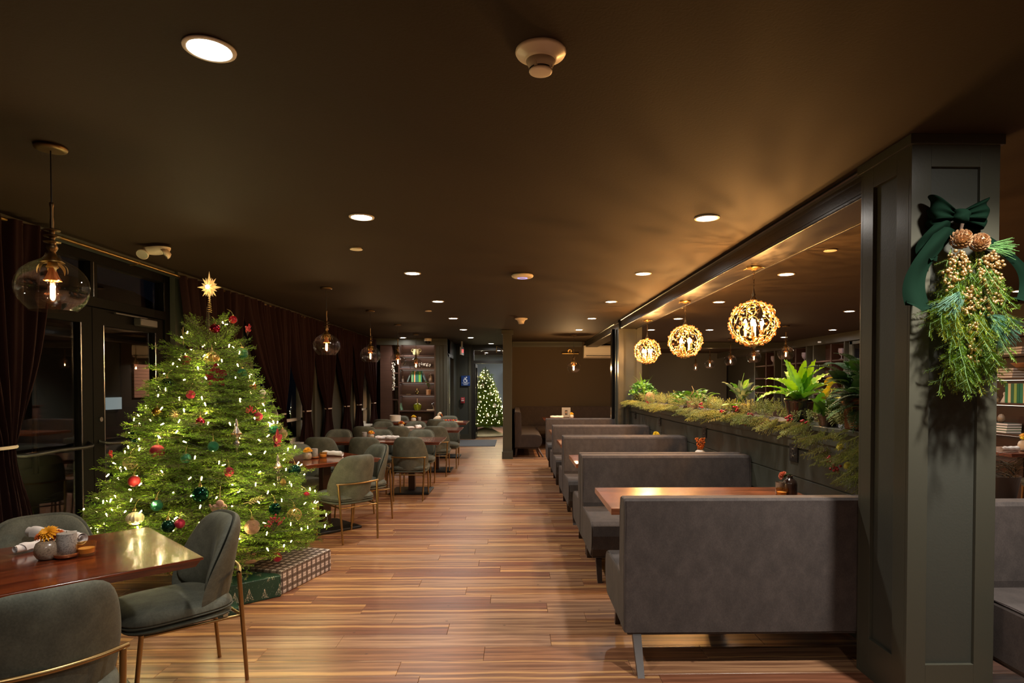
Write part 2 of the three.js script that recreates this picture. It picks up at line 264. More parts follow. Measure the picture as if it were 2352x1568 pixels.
{ // the dark outside: forecourt, a house with lit siding, a pale fence
  const g = struct('ground'); part(g, 'forecourt', bx(-40, -3.56, -0.3, -0.06, -10, 40), hex(0x3a3a3a, 0.8));
  const h = thing('house', 'dim house across the street with pinkish lit siding and a barred window', 'house');
  const rows = []; for (let y = 1.2; y < 1.95; y += 0.08) rows.push(bx(-9.05, -9, y, y + 0.074, 14.7, 16.3));
  part(h, 'siding', rows, hex(0xb58a78, 0.8)); part(h, 'wall', bx(-13, -9.05, -0.06, 2.6, 9.5, 17.5), hex(0x30302c, 0.9));
  part(h, 'roof', ext([[-13.6, 2.5], [-8.2, 2.45], [-8.2, 2.6], [-11, 4.2], [-13.6, 4.2]], 9).translate(0, 0, -13.5), hex(0x23221f, 0.9));
  const win = part(h, 'window', bx(-9.02, -8.98, 0.95, 1.22, 13.7, 14.2), glow(new THREE.Color(0.6, 0.75, 0.75), 0.3, 0.3));
  part(win, 'bar', Array.from({ length: 6 }, (_, i) => bx(-8.98, -8.95, 1.35, 1.75, 15.5 + i * 0.12, 15.53 + i * 0.12)), M.black);
  const l = new THREE.SpotLight(new THREE.Color(1, 0.72, 0.5), 9, 0, 0.7, 0.8); l.position.set(-7.4, 2.9, -15.5); l.target.position.set(-9, 1, -15.4); l.castShadow = true; l.name = 'porch_lamp'; scene.add(l, l.target);
  const fl = thing('porch_lamp', 'small porch lamp under the eaves of the house outside', 'lamp', [-7.4, 3.0, -15.5]); part(fl, 'lamp_shade', lathe([[0.02, 0.12], [0.1, 0.04], [0.1, 0.0], [0.09, 0.0], [0.02, 0.1]], 16), M.black); part(fl, 'bracket', rod([0, 0.12, 0], [-0.9, 0.3, 0], 0.012), M.black);
  const fence = thing('fence', 'pale vertical board fence seen dimly through the glass door', 'fence');
  for (let i = 0; i < 22; i++) part(fence, 'fence_board', bx(-9.6, -9.57, 0, 1.38 - (i % 3) * 0.01, 10.6 + i * 0.16, 10.75 + i * 0.16), hex(0x5f6f7c, 0.8));
  const q = new THREE.PointLight(new THREE.Color(0.35, 0.6, 1), 1.6); q.position.set(-7.6, 2.6, -8.6); q.castShadow = true; q.shadow.radius = 4; q.name = 'street_lamp';
  const sl = thing('street_lamp', 'bluish street lamp in the forecourt beyond the glass door', 'lamp', [-8.4, -0.06, -10.9]); part(sl, 'pole', cyl(0.05, 0.04, 2.75), M.black); const bb = part(sl, 'bulb', sph(0.09, 0, 0, 0), glow(new THREE.Color(0.35, 0.6, 1), 1.5)); bb.position.y = 2.66; q.position.set(0, 2.66, 0); sl.add(q);
}
// ---- brass curtain rod, curtains tied back
{
  const r = thing('curtain_rod', 'slim brass curtain rod running above the glass door', 'curtain rod');
  part(r, 'rod', rod([WL + 0.07, 2.55, -3.2], [WL + 0.07, 2.55, -14.5], 0.013, 0.013, 12), M.brass);
  for (const d of [4.4, 5.45, 6.4, 9, 11.4, 13.6]) part(r, 'bracket', [rod([WL, 2.53, -d], [WL + 0.07, 2.54, -d], 0.006), cyl(0.016, 0.016, 0.02, WL + 0.07, 2.54, -d)], M.brass);
  // [top from, top to, tie at, tie half width, foot width]
  const cs = [[3.05, 4.42, 3.97, 0.115, 'beside the glass door, nearest the set table'], [6.1, 7.5, 6.75, 0.1, 'behind the big Christmas tree'], [7.5, 8.95, 8.72, 0.1, 'hanging to a point just past the big Christmas tree'], [8.95, 10.15, 9.75, 0.13, 'at the far side of the first white window sill'], [10.15, 11.3, 10.85, 0.13, 'on the green wall after the first window'], [11.3, 12.35, 12.05, 0.12, 'third of those past the first window'], [12.35, 13.35, 13.0, 0.12, 'at the near side of the white framed window'], [13.4, 14.5, 14.35, 0.12, 'between the white framed window and the bookshelf']];
  cs.forEach(([a, b, t, hw, where], i) => {
    const c = thing('curtain', 'wine velvet curtain tied with cord, ' + where, 'curtain', [WL + 0.085, 0, 0], 0, 'velvet curtains along the left wall');
    const tieY = 1.08, r2 = rng(40 + i), ph = r2() * 6, nf = 8 + Math.floor(r2() * 3), fw = hw * 2.1;
    const f = (s, v) => {                                          // v 0 at the top
      const y = 2.56 - v * 2.54; let lo, hi, amp, k;
      if (y > tieY) { k = (2.56 - y) / (2.56 - tieY); const e = Math.pow(k, 1.5) * 0.85 + 0.15 * ss(0.55, 1, k); lo = a + (t - hw - a) * e; hi = b + (t + hw - b) * e; amp = 0.034 + 0.022 * Math.sin(k * 3) - 0.012 * k; }
      else { k = (tieY - y) / tieY; const e = ss(0, 0.55, k); lo = t - hw - (fw - hw) * e * 0.8; hi = t + hw + (fw - hw) * e * 1.05; amp = 0.022 + 0.03 * e; }
      const w = s + 0.018 * Math.sin(v * 5 + i) * (1 - k * 0.5), fold = Math.sin(w * nf * Math.PI * 2 + ph) + 0.35 * Math.sin(w * nf * Math.PI * 4.6 + ph * 2 + v * 2);
      return [amp * fold + 0.02 * Math.sin(s * 9 + v * 3), y, -(lo + (hi - lo) * s), s * 1.5, v * 2.5];
    };
    part(c, 'drape', sheet(f, 150, 44), M.curtain);
    const tie = part(c, 'tie_cord', new THREE.TorusGeometry(hw * 0.98, 0.011, 8, 36).rotateX(Math.PI / 2).scale(0.42, 1, 1), hex(0xb9a79a, 0.8)); tie.position.set(0, tieY, -t);
  });
}
// ---- divider: half wall of boards with a ledge, square columns, beam
function column(x0, x1, d0, d1, faces, cap = true) {
  const c = struct('column'), t = 0.018; part(c, 'core', bx(x0 + t, x1 - t, 0, CEIL, d0 + t, d1 - t), M.wall);
  const rail = (fn, lo, hi) => { part(c, 'stile', fn(lo, lo + 0.09, 0, CEIL), M.trim); part(c, 'stile', fn(hi - 0.09, hi, 0, CEIL), M.trim); part(c, 'rail', fn(lo + 0.09, hi - 0.09, 2.463, CEIL), M.trim); part(c, 'rail', fn(lo + 0.09, hi - 0.09, 0, 0.2), M.trim); };
  if (faces.includes('front')) rail((a, b, y0, y1) => bx(a, b, y0, y1, d0, d0 + t, 0.0015), x0, x1);
  if (faces.includes('back')) rail((a, b, y0, y1) => bx(a, b, y0, y1, d1 - t, d1, 0.0015), x0, x1);
  if (faces.includes('left')) rail((a, b, y0, y1) => bx(x0, x0 + t, y0, y1, a, b, 0.0015), d0 + t, d1 - t);
  if (faces.includes('right')) rail((a, b, y0, y1) => bx(x1 - t, x1, y0, y1, a, b, 0.0015), d0 + t, d1 - t);
  if (cap) part(c, 'capital', bx(x0 - 0.014, x1 + 0.014, 2.56, CEIL, d0 - 0.014, d1 + 0.014, 0.002), M.trim);
  return c;
}
column(1.789, 2.193, 2.751, 3.155, ['front', 'left', 'right', 'back']);
column(1.789, 2.193, 10.53, 10.93, ['front', 'left', 'right']);
{ const s = struct('trim_1'); part(s, 'door_jamb', [bx(1.755, 1.80, 0, 2.5, 11.05, 11.2, 0.006), bx(1.80, 1.9, 0, 2.5, 11.06, 11.2)], hex(0x12100f, 0.12)); }
{
  const b = struct('ceiling_beam');
  part(b, 'beam_core', bx(1.82, 2.09, 2.455, CEIL, 3.15, 15.76), phys(0x241f19, 0.38, { specularIntensity: 0.6, bumpMap: rollerBump, bumpScale: 0.0003 }));
  const pr = [[1.798, 2.605], [1.798, 2.592], [1.805, 2.585], [1.809, 2.57], [1.812, 2.545], [1.811, 2.48], [1.808, 2.474], [1.808, 2.462], [1.812, 2.457], [1.821, 2.457], [1.821, 2.605]];
  part(b, 'crown_molding', ext(pr, 12.6).translate(0, 0, -9.455), M.gloss);
  part(b, 'corner_bead', [bx(2.076, 2.098, 2.449, 2.458, 3.15, 10.53, 0.003), bx(1.806, 1.822, 2.45, 2.457, 3.15, 10.53, 0.003)], M.gloss);
}
{
  const w = struct('wall_divider'), a = 3.155, b = 10.53;
  part(w, 'wall_core', bx(2.012, 2.19, 0, 1.17, a, b), M.wall);
  for (let i = 0; i < 6; i++) part(w, 'board', bx(2.0, 2.013, i * 0.2 - 0.165 < 0 ? 0 : i * 0.2 - 0.165, i * 0.2 + 0.027, a, b, 0.0025), M.wall);
  part(w, 'apron', bx(1.985, 2.0, 1.1, 1.18, a, b, 0.003), M.trim);
  part(w, 'apron', bx(1.992, 2.0, 1.04, 1.1, a, b, 0.002), M.trim);
  part(w, 'ledge', bx(1.962, 2.228, 1.18, 1.215, a, b, 0.006), M.trim);
  part(w, 'base_trim', bx(1.99, 2.0, 0, 0.1, a, b, 0.002), M.trim);
}
{ // partition, back walls, alcove crown
  const p = struct('wall_partition'); part(p, 'wall_panel', bx(-0.222, -0.062, 0, CEIL, 12.4, 17.2), M.wall);
  part(p, 'end_post', bx(-0.234, -0.05, 0, CEIL, 12.38, 12.5, 0.003), M.trim); part(p, 'capital', bx(-0.262, -0.022, 2.52, CEIL, 12.352, 12.56, 0.01), M.trim); part(p, 'base_trim', bx(-0.252, -0.032, 0, 0.15, 12.362, 17.1, 0.004), M.trim);
  const w = struct('wall_back'); boards(w, M.brownwall, [[-0.06, 3.05, 0, CEIL, 15.76, 15.92]]);
  part(w, 'crown_trim', [ext([[0, 0], [0, -0.13], [0.015, -0.13], [0.03, -0.09], [0.08, -0.02], [0.08, 0]].map(([x, y]) => [x, y]), 1.78).rotateY(-Math.PI / 2).translate(0.84, CEIL, -15.76)], M.trim);
  part(w, 'wall_end', [bx(3.05, 3.3, 0, CEIL, 15.7, 21.2), bx(3.3, 3.45, 0, CEIL, 15.7, 15.95)], M.trim);
  const e = struct('wall_back_right'); boards(e, hex(0x5a5b52, 0.8), [[3.05, 7.3, 0, CEIL, 21.0, 21.2]]);
  part(e, 'soffit', [bx(3.3, 7.0, 2.45, CEIL, 15.76, 15.9), bx(3.3, 7.0, 2.55, CEIL, 15.7, 15.76, 0.01)], M.trim);
  const l = struct('wall_back_left');
  boards(l, M.wall, [[-1.66, -1.19, 0, CEIL, 17.05, 17.2], [-1.19, -0.2, 2.52, CEIL, 17.05, 17.2], [-1.76, -1.6, 0, CEIL, 16.1, 17.2], [-1.76, -1.6, 2.2, CEIL, 14.75, 16.1]]);
  part(l, 'panel_molding', [bx(-1.6, -1.52, 0, CEIL, 17.03, 17.05), bx(-1.27, -1.19, 0, CEIL, 17.03, 17.05), bx(-1.52, -1.27, 2.28, 2.31, 17.035, 17.05), bx(-1.52, -1.27, 0, 0.14, 17.03, 17.05)], M.trim);
  part(l, 'shelf_surround', [bx(-3.36, -1.6, 2.52, CEIL, 14.68, 15.2), bx(-1.88, -1.6, 0, 2.52, 14.7, 15.2), bx(-1.84, -1.8, 0, 2.52, 14.68, 14.7), bx(-1.68, -1.64, 0, 2.52, 14.68, 14.7), bx(-3.36, -1.6, 2.45, 2.53, 14.66, 14.68)], M.wall);
  part(l, 'shelf_wall', bx(-3.36, -1.6, 0, CEIL, 15.2, 15.3), M.wall);
  const d2 = struct('door_2'); part(d2, 'door_leaf', bx(-1.72, -1.66, 0, 2.18, 14.95, 16.08, 0.004), M.black); part(d2, 'door_frame', [bx(-1.72, -1.585, 0, 2.24, 14.85, 14.95), bx(-1.72, -1.585, 0, 2.24, 16.08, 16.16), bx(-1.72, -1.585, 2.18, 2.26, 14.85, 16.16)], M.trim); part(d2, 'handle', [tube([[-1.66, 1.02, -15.1], [-1.6, 1.02, -15.1], [-1.6, 1.02, -15.22]], 0.01, 12), cyl(0.025, 0.025, 0.01, 0, 0, 0).rotateZ(Math.PI / 2).translate(-1.655, 1.02, -15.1)], M.chrome);
  const d3 = struct('door_3'), m = M.black;
  part(d3, 'door_frame', [bx(-1.19, -1.12, 0, 2.52, 17.02, 17.16, 0.004), bx(-0.3, -0.23, 0, 2.52, 17.02, 17.16), bx(-1.12, -0.3, 2.46, 2.52, 17.02, 17.16), bx(-1.12, -0.3, 2.1, 2.18, 17.02, 17.16)], m);
  part(d3, 'transom_pane', bx(-1.12, -0.3, 2.18, 2.46, 17.09, 17.094), M.glass);
  const lf = part(d3, 'door_leaf', [bx(-1.13, -1.08, 0.02, 2.09, 17.1, 17.14), bx(-1.13, -1.08, 0.02, 2.09, 17.9, 17.96), bx(-1.13, -1.08, 0.02, 0.16, 17.141, 17.899), bx(-1.13, -1.08, 2.0, 2.09, 17.14, 17.9)], m); part(lf, 'pane', bx(-1.107, -1.103, 0.16, 2.0, 17.14, 17.9), M.glass);
  const r = struct('wall_right'); boards(r, M.wall, [[WR + 0.35, WR + 0.5, 0, CEIL, -3.2, 21.2]]);
  part(r, 'crown_trim', bx(6.97, 7.35, 2.42, CEIL, 6, 21), M.trim);
  const fr = struct('wall_front'); boards(fr, M.wall, [[-3.6, 7.5, 0, CEIL, -3.2, -3.0]]);
  const lb = struct('wall_lobby'); boards(lb, hex(0x66727c, 0.7), [[-3.4, 3.1, 0, CEIL, 22.2, 22.4], [-0.06, 0.1, 0, CEIL, 17.2, 18.4]]);
  part(lb, 'shelf_ledge', bx(-0.35, 0.6, 1.98, 2.05, 20.6, 22.2), M.black);
}
M.vine = std([0.16, 0.08, 0.02], 0.42, { metalness: 0.6 });
M.brass2side = std([0.4, 0.27, 0.11], 0.4, { metalness: 1, side: THREE.DoubleSide }); M.copper2side = std([0.3, 0.11, 0.045], 0.45, { metalness: 0.8, side: THREE.DoubleSide });
// ---------------------------------------------------------------- ceiling fittings
const ORD = ['first', 'second', 'third', 'fourth', 'fifth', 'sixth', 'seventh', 'eighth', 'ninth'];
function downlight(x, d, label, k = 1, group = 'recessed ceiling lights') {
  const t = thing('recessed_light', label, 'ceiling light', [x, CEIL, -d], 0, group);
  part(t, 'trim_ring', lathe([[0.066, -0.004], [0.07, -0.009], [0.082, -0.007], [0.084, 0], [0.066, 0]], 40), M.white);
  part(t, 'lens', lathe([[0, -0.0035], [0.04, -0.0035], [0.067, -0.003]], 36), glow(COOL, 150, 0.9));
  const l = new THREE.SpotLight(COOL, LUM.down * k, 0, 1.22, 0.85); l.position.y = -0.05; l.target.position.set(0, -1, 0); l.shadow.radius = 2.4; l.castShadow = true; l.name = 'recessed_lamp'; t.add(l, l.target);
}
for (let i = 0; i < 8; i++) downlight(-1.02, 0.05 + 2.045 * i, i === 0 ? 'round white recessed light out of view behind the viewpoint above the aisle' : i === 1 ? 'large bright recessed light in the dark ceiling above the tree, biggest of all in view' : `round white recessed light, ${ORD[i - 1]} along the row on the table side of the aisle`);
for (let i = 0; i < 5; i++) downlight(1.292, 4.12 + 2.045 * i, `round white recessed light over the booths, ${ORD[i]} from the column along the beam`);
for (let i = 0; i < 4; i++) downlight(2.745, 6.17 + 2.045 * i, `round white recessed light just beyond the beam, ${ORD[i]} along the row past the globe chandeliers`);
[[2.0, 2.12, 'recessed light just outside the view, shining down on the holiday swag and column'], [1.292, 0.03, 'recessed light behind the viewpoint over the booths'], [5.05, 9.19, 'recessed light of the far dining room, nearest the square column'], [3.92, 12.29, 'recessed light of the far dining room, between the chandeliers'], [6.39, 12.24, 'recessed light of the far dining room, by the dark crown over the shelves'], [6.23, 14.1, 'recessed light of the far dining room, beside a hanging globe stem'], [6.0, 7.2, 'recessed light over the far table behind the column'], [4.3, 4.1, 'recessed light of the far dining room behind the column'], [4.3, 18.0, 'recessed light hidden behind the soffit of the far dining room'], [5.7, 18.0, 'second recessed light hidden behind the soffit'], [-2.6, 14.4, 'recessed light right in front of the lit bookshelf'], [-0.62, 16.35, 'recessed light in front of the lobby doorway beside the partition']].forEach(([x, d, l], i) => downlight(x, d, 'round white ' + l, [3.4, 1, 1.3, 1.3, 2, 2, 1.2, 1.6, 8, 8][i] ?? 1));
[[-1.299, 5.086], [-1.289, 9.248], [2.618, 5.064], [2.379, 8.825]].forEach(([x, d], i) => {
  const t = thing('sprinkler_cover', ['pale round sprinkler cover plate in the aisle ceiling, nearer one', 'pale round sprinkler cover plate in the aisle ceiling, farther one', 'pale round sprinkler cover plate on the ceiling beyond the beam near the column', 'pale round sprinkler cover plate on the ceiling beyond the beam by the middle chandelier'][i], 'sprinkler cover', [x, CEIL, -d]);
  part(t, 'plate', lathe([[0, -0.012], [0.05, -0.012], [0.052, -0.009], [0.044, -0.006], [0.044, 0]], 32), M.ivory);
});
function smokeDetector(x, d, label, s = 1, led) {
  const t = thing('smoke_detector', label, 'smoke detector', [x, CEIL, -d]);
  part(t, 'base_plate', lathe([[0.02, -0.034 * s], [0.052 * s, -0.034 * s], [0.055 * s, -0.024 * s], [0.082 * s, -0.012 * s], [0.086 * s, -0.005 * s], [0.085 * s, 0]], 44), M.ivory);
  part(t, 'sensor_head', lathe([[0.0395 * s, -0.0605 * s], [0.0415 * s, -0.05 * s], [0.05 * s, -0.034 * s], [0.035 * s, -0.034 * s], [0.035 * s, -0.058 * s]], 40), M.ivory);
  part(t, 'vent_slot', lathe([[0, -0.058 * s], [0.038 * s, -0.058 * s], [0.038 * s, -0.052 * s]], 40), hex(0x2a2018, 0.7));
  part(t, 'cap', lathe([[0, -0.073 * s], [0.032 * s, -0.073 * s], [0.0385 * s, -0.07 * s], [0.0395 * s, -0.066 * s], [0.037 * s, -0.062 * s], [0, -0.062 * s]], 40), M.ivory);
  for (let i = 0; i < 4; i++) { const a = i * Math.PI / 2 + 0.5; part(t, 'clip', bx(-0.006, 0.006, -0.063 * s, -0.05 * s, -0.003, 0.003).rotateY(a).translate(0.037 * s * Math.cos(a), 0, 0.037 * s * Math.sin(a)), M.ivory); }
  if (led) part(t, 'indicator_lamp', sph(0.003, 0.02, -0.07 * s, 0.03, 8, 6), glow(new THREE.Color(1, 0.2, 0.1), 4, 0.4));
}
smokeDetector(0.089, 2.095, 'cream smoke detector on the ceiling, the large one nearest the viewer', 1.0, 0);
smokeDetector(0.112, 10.29, 'cream smoke detector far down the aisle ceiling', 1.25);
{
  const t = thing('access_point', 'flat round white ceiling unit with a bluish ring, above the aisle', 'access point', [0.081, CEIL, -6.242]);
  part(t, 'dome', lathe([[0, -0.04], [0.09, -0.036], [0.108, -0.026], [0.112, -0.012], [0.1, 0], [0, 0]], 40), M.ivory);
  part(t, 'status_light_ring', lathe([[0.04, -0.0405], [0.052, -0.0402], [0.052, -0.039], [0.04, -0.039]], 36), glow(new THREE.Color(0.3, 0.35, 1), 1.2, 0.5));
}
{
  const t = thing('emergency_light', 'cream oval emergency light with two round lamp heads on the ceiling by the glass door', 'emergency light', [-2.86, CEIL, -4.98], -0.35);
  part(t, 'housing', pillow(superell(0.125, 0.062, 2.6), 0.05, 0.01, (u, v, w) => [u, -0.03 - w, v], 40, 8), M.ivory);
  for (const [x, z, a] of [[-0.085, 0.05, 0.35], [0.1, 0.0, -0.5]]) { const h = part(t, 'lamp_head', [lathe([[0, 0.03], [0.035, 0.028], [0.052, 0.0], [0.053, -0.02], [0.046, -0.021]], 28)], M.ivory); h.position.set(x, -0.075, z); h.rotation.set(-0.75, 0, a); h.scale.setScalar(0.85); part(h, 'lens', lathe([[0, -0.017], [0.03, -0.0175], [0.047, -0.019]], 24), phys(0xcfc9b4, 0.25, { bumpMap: weave, bumpScale: 0.004 })); }
}
{
  const t = thing('security_camera', 'white dome security camera under the ceiling before the bookshelf', 'camera', [-2.053, CEIL, -14.62]);
  part(t, 'mount', lathe([[0.085, -0.07], [0.09, -0.02], [0.09, 0], [0, 0]], 24), M.ivory); part(t, 'dome', sph(0.07, 0, -0.07, 0, 20, 12), hex(0x141312, 0.1));
}
// ---- clear globe pendants over the tables
const globePts = [[0.028, 0.272], [0.031, 0.258], [0.04, 0.246], [0.062, 0.233], [0.095, 0.214], [0.124, 0.186], [0.143, 0.15], [0.15, 0.112], [0.146, 0.078], [0.132, 0.045], [0.113, 0.02], [0.1, 0.006], [0.094, 0.0]];
function makePendant(name, label, drop, s = 1, lum = 1) {           // origin on the ceiling
  const t = thing(name, label, 'pendant lamp'); const g0 = -(drop);    // g0: rim of the globe
  part(t, 'canopy', lathe([[0, -0.022], [0.05, -0.022], [0.064, -0.018], [0.068, -0.008], [0.06, 0]], 36), M.brassdark);
  const stemTop = g0 + 0.272 * s + 0.235;
  part(t, 'cord', cyl(0.0032, 0.0032, -0.015 - stemTop, 0, stemTop, 0, 8), M.black);
  const y = g0 + 0.272 * s;
  part(t, 'stem', lathe([[0.0, 0.24], [0.009, 0.238], [0.01, 0.225], [0.007, 0.215], [0.0065, 0.17], [0.009, 0.145], [0.008, 0.12], [0.011, 0.112], [0.034, 0.11], [0.034, 0.106], [0.012, 0.103], [0.012, 0.085], [0.035, 0.082], [0.035, 0.078], [0.012, 0.075], [0.012, 0.058], [0.035, 0.055], [0.035, 0.051], [0.013, 0.047], [0.02, 0.038], [0.024, 0.026], [0.018, 0.012], [0.012, 0.004], [0.016, 0], [0, -0.004]], 24).translate(0, y, 0), M.brassdark);
  part(t, 'collar', lathe([[0.012, 0.006], [0.02, -0.012], [0.034, -0.034], [0.05, -0.044], [0.034, -0.03], [0.016, -0.008]], 24).translate(0, y, 0), M.brass);
  const globe = part(t, 'glass_globe', lathe(globePts, 48).scale(s, s, s).translate(0, g0, 0), M.globe);
  const c = y - 0.03;                                              // socket, petals, bulb
  part(t, 'socket', lathe([[0, 0.0], [0.018, 0.0], [0.02, -0.02], [0.026, -0.03], [0.02, -0.036], [0, -0.036]], 20).translate(0, c - 0.005, 0), M.brass);
  for (let i = 0; i < 6; i++) part(t, 'petal', sheet((a, v) => { const w = 0.011 * Math.sin(Math.PI * Math.min(1, 0.15 + v * 0.85)) + 0.001, r = 0.014 + 0.048 * Math.sin(v * 1.75), yy = 0.006 - 0.052 * v * v; return [r, yy, (a - 0.5) * 2 * w]; }, 4, 10).rotateY(i * Math.PI / 3 + 0.3).translate(0, c - 0.02, 0), M.brass2side);
  part(t, 'lamp_cap', sheet((a, v) => { const th = a * Math.PI * 2, r = 0.013 + 0.014 * v + 0.003 * v * Math.cos(th * 8) + 0.008 * v * v * v; return [r * Math.cos(th), -0.06 * v, r * Math.sin(th)]; }, 64, 8).translate(0, c - 0.04, 0), M.copper2side);
  part(t, 'bulb_glass', lathe([[0.012, 0], [0.013, -0.02], [0.02, -0.05], [0.028, -0.075], [0.03, -0.092], [0.024, -0.108], [0.01, -0.117], [0, -0.118]], 24).translate(0, c - 0.085, 0), M.globe);
  const fy = c - 0.085 - 0.068, fil = part(t, 'filament', [0, 1, 2, 3].map((i) => cyl(0.0028, 0.0028, 0.055, 0.0085 * Math.cos(i * 1.57 + 0.4), -0.0275, 0.0085 * Math.sin(i * 1.57 + 0.4), 6)).concat(cyl(0.0012, 0.0012, 0.06, 0, -0.03, 0, 5)), glow(FIL, 45, 0.8)); fil.position.y = fy;
  const l = new THREE.PointLight(FIL, LUM.pendant * lum); l.position.set(0, fy, 0); l.shadow.radius = 0.6; l.castShadow = true; l.name = 'pendant_bulb'; t.add(l);
  return t;
}
const pend = makePendant('pendant_lamp', 'clear glass globe pendant with brass petals, large one over the nearest set table', 0.775);
pend.userData.group = 'clear globe pendants'; pend.position.set(-2.185, CEIL, -2.955);
[[-2.16, 7.11, 'over the table behind the Christmas tree'], [-2.16, 9.26, 'second beyond the tree, over the long table'], [-2.145, 11.35, 'in front of the side bay of the lit bookshelf'], [-2.145, 13.43, 'in front of the main bay of the lit bookshelf']].forEach(([x, d, w]) => copy(pend, 'clear glass globe pendant ' + w, [x, CEIL, -d], d));
const pend2 = makePendant('pendant_lamp', 'clear glass globe pendant in the far dining room, nearest of its row above the fern', 0.63, 1.0, 0.6);
pend2.userData.group = 'clear globe pendants'; pend2.position.set(5.1, CEIL, -11.46);
[[5.1, 13.0, 'seen just below the large chandelier'], [5.2, 14.7, 'middle one of its row'], [5.5, 17.2, 'fourth of its row'], [5.9, 19.9, 'last and smallest of its row']].forEach(([x, d, w], i) => copy(pend2, 'clear glass globe pendant in the far dining room, ' + w, [x, CEIL, -d], d));
{
  const p = makePendant('pendant_lamp', 'glowing clear globe pendant hanging in front of the brown alcove wall', 0.83, 1.0, 18); p.userData.group = 'clear globe pendants'; p.position.set(1.304, CEIL, -13.5);
}
// ---- vine globe chandeliers with crystals, under the beam
{
  const t = thing('globe_chandelier', 'golden vine globe chandelier with crystals, the large one nearest the column', 'chandelier', [0, 0, 0], 0, 'golden globe chandeliers under the beam'), R = 0.187, cy = -0.462, r = rng(11);
  part(t, 'canopy', lathe([[0, -0.03], [0.02, -0.028], [0.03, -0.018], [0.055, -0.014], [0.062, -0.004], [0.058, 0]], 32), M.brass);
  for (let i = 0; i < 4; i++) { const a = i * 1.7 + 2.4; part(t, 'canopy_leaf', pillow(superell(0.018, 0.01, 2), 0.002, 0.002, (u, v, w) => [u + 0.07, -0.012 + w - u * 0.3, v], 16, 4).rotateY(a), M.gold); }
  for (let i = 0; i < 6; i++) { const k = part(t, 'chain_link', new THREE.TorusGeometry(0.011, 0.0022, 6, 16).scale(0.7, 1.35, 1).rotateY(i * Math.PI / 2), M.brassdark); k.position.y = -0.045 - i * 0.0245; }
  part(t, 'hub', lathe([[0, 0.1], [0.006, 0.098], [0.008, 0.07], [0.016, 0.05], [0.01, 0.04], [0.022, 0.02], [0.03, 0.004], [0.012, 0], [0, 0]], 20).translate(0, cy + R - 0.005, 0), M.brassdark);
  const vines = [], cr = [], lv = [], on = (lon, lat, k = 1) => V3(Math.cos(lat) * Math.cos(lon) * R * k, cy + Math.sin(lat) * R * 0.96 * k, Math.cos(lat) * Math.sin(lon) * R * k);
  for (let i = 0; i < 15; i++) {
    const lon = i / 15 * Math.PI * 2 + r() * 0.2, sw = (r() - 0.5) * 1.4, pts = [];
    for (let k = 0; k <= 14; k++) { const lat = 1.45 - 2.9 * k / 14; pts.push(on(lon + sw * k / 14 + 0.13 * Math.sin(k * 0.9 + i * 2), lat)); }
    vines.push(tube(pts, 0.0028, 40, 5));
    for (let k = 1; k < 14; k++) {
      const lat = 1.45 - 2.9 * (k + r() * 0.6) / 14, base = lon + sw * k / 14 + 0.13 * Math.sin(k * 0.9 + i * 2), dl = (r() < 0.5 ? -1 : 1) * (0.14 + r() * 0.16) / Math.max(0.35, Math.cos(lat)), e = on(base + dl, lat - 0.1 - r() * 0.12, 1.0 + r() * 0.07);
      vines.push(tube([on(base, lat), on(base + dl * 0.55, lat - 0.02, 1.015), e], 0.0018, 6, 4)); if (r() < 0.85) cr.push(e); else lv.push(e);
    }
  }
  part(t, 'vine_cage', vines, M.vine);
  const cg = new THREE.IcosahedronGeometry(0.0105, 1), cm = phys([0.42, 0.3, 0.16], 0.45, { transmission: 0.6, thickness: 0, ior: 1.6, clearcoat: 1, clearcoatRoughness: 0.05, flatShading: true });
  for (const e of cr) { const m = part(t, 'crystal', cg, cm); m.position.copy(e); m.scale.setScalar(0.8 + r() * 0.45); }
  const lg = pillow(superell(0.017, 0.008, 1.7), 0.0015, 0.0015, (u, v, w) => [u, v, w], 14, 3);
  for (const e of lv) { const m = part(t, 'metal_leaf', lg, M.gold); m.position.copy(e); m.lookAt(0, cy, 0); m.rotateZ(r() * 6); }
  part(t, 'finial', lathe([[0, -0.03], [0.006, -0.024], [0.004, -0.016], [0.018, -0.006], [0.03, 0.002], [0, 0.006]], 20).translate(0, cy - R * 0.96, 0), M.brassdark);
  part(t, 'candle_arm', [cyl(0.006, 0.006, 0.12, 0, cy - 0.19, 0), ...[0, 1, 2, 3].map((i) => { const a = i * 1.571 + 0.5, c = Math.cos(a), s = Math.sin(a); return tube([[0, cy - 0.15, 0], [c * 0.03, cy - 0.165, s * 0.03], [c * 0.062, cy - 0.14, s * 0.062], [c * 0.065, cy - 0.115, s * 0.065]], 0.004, 12, 6); })], M.brass);
  for (let i = 0; i < 4; i++) {
    const a = i * 1.571 + 0.5, x = Math.cos(a) * 0.065, z = Math.sin(a) * 0.065;
    part(t, 'candle_sleeve', cyl(0.011, 0.011, 0.085, x, cy - 0.115, z, 14), M.ivory); part(t, 'drip_cup', lathe([[0, 0], [0.018, 0.004], [0.022, 0.012], [0.012, 0.008]], 16).translate(x, cy - 0.118, z), M.brass);
    const b = part(t, 'candle_bulb', lathe([[0.006, 0], [0.014, 0.014], [0.0165, 0.028], [0.013, 0.045], [0.005, 0.062], [0, 0.068]], 16), glow(WARM.clone().lerp(new THREE.Color(1, 0.85, 0.6), 0.5), 60, 0.9)); b.position.set(x, cy - 0.03, z);
    const l = new THREE.PointLight(WARM, LUM.chandelier / 4); l.position.set(x, cy - 0.0, z); l.shadow.radius = 0.3; l.castShadow = true; l.name = 'candle_lamp'; t.add(l);
  }
  t.position.set(1.972, 2.455, -5.04);
  copy(t, 'golden vine globe chandelier with crystals, the middle one of three', [1.973, 2.455, -7.07], 1.1);
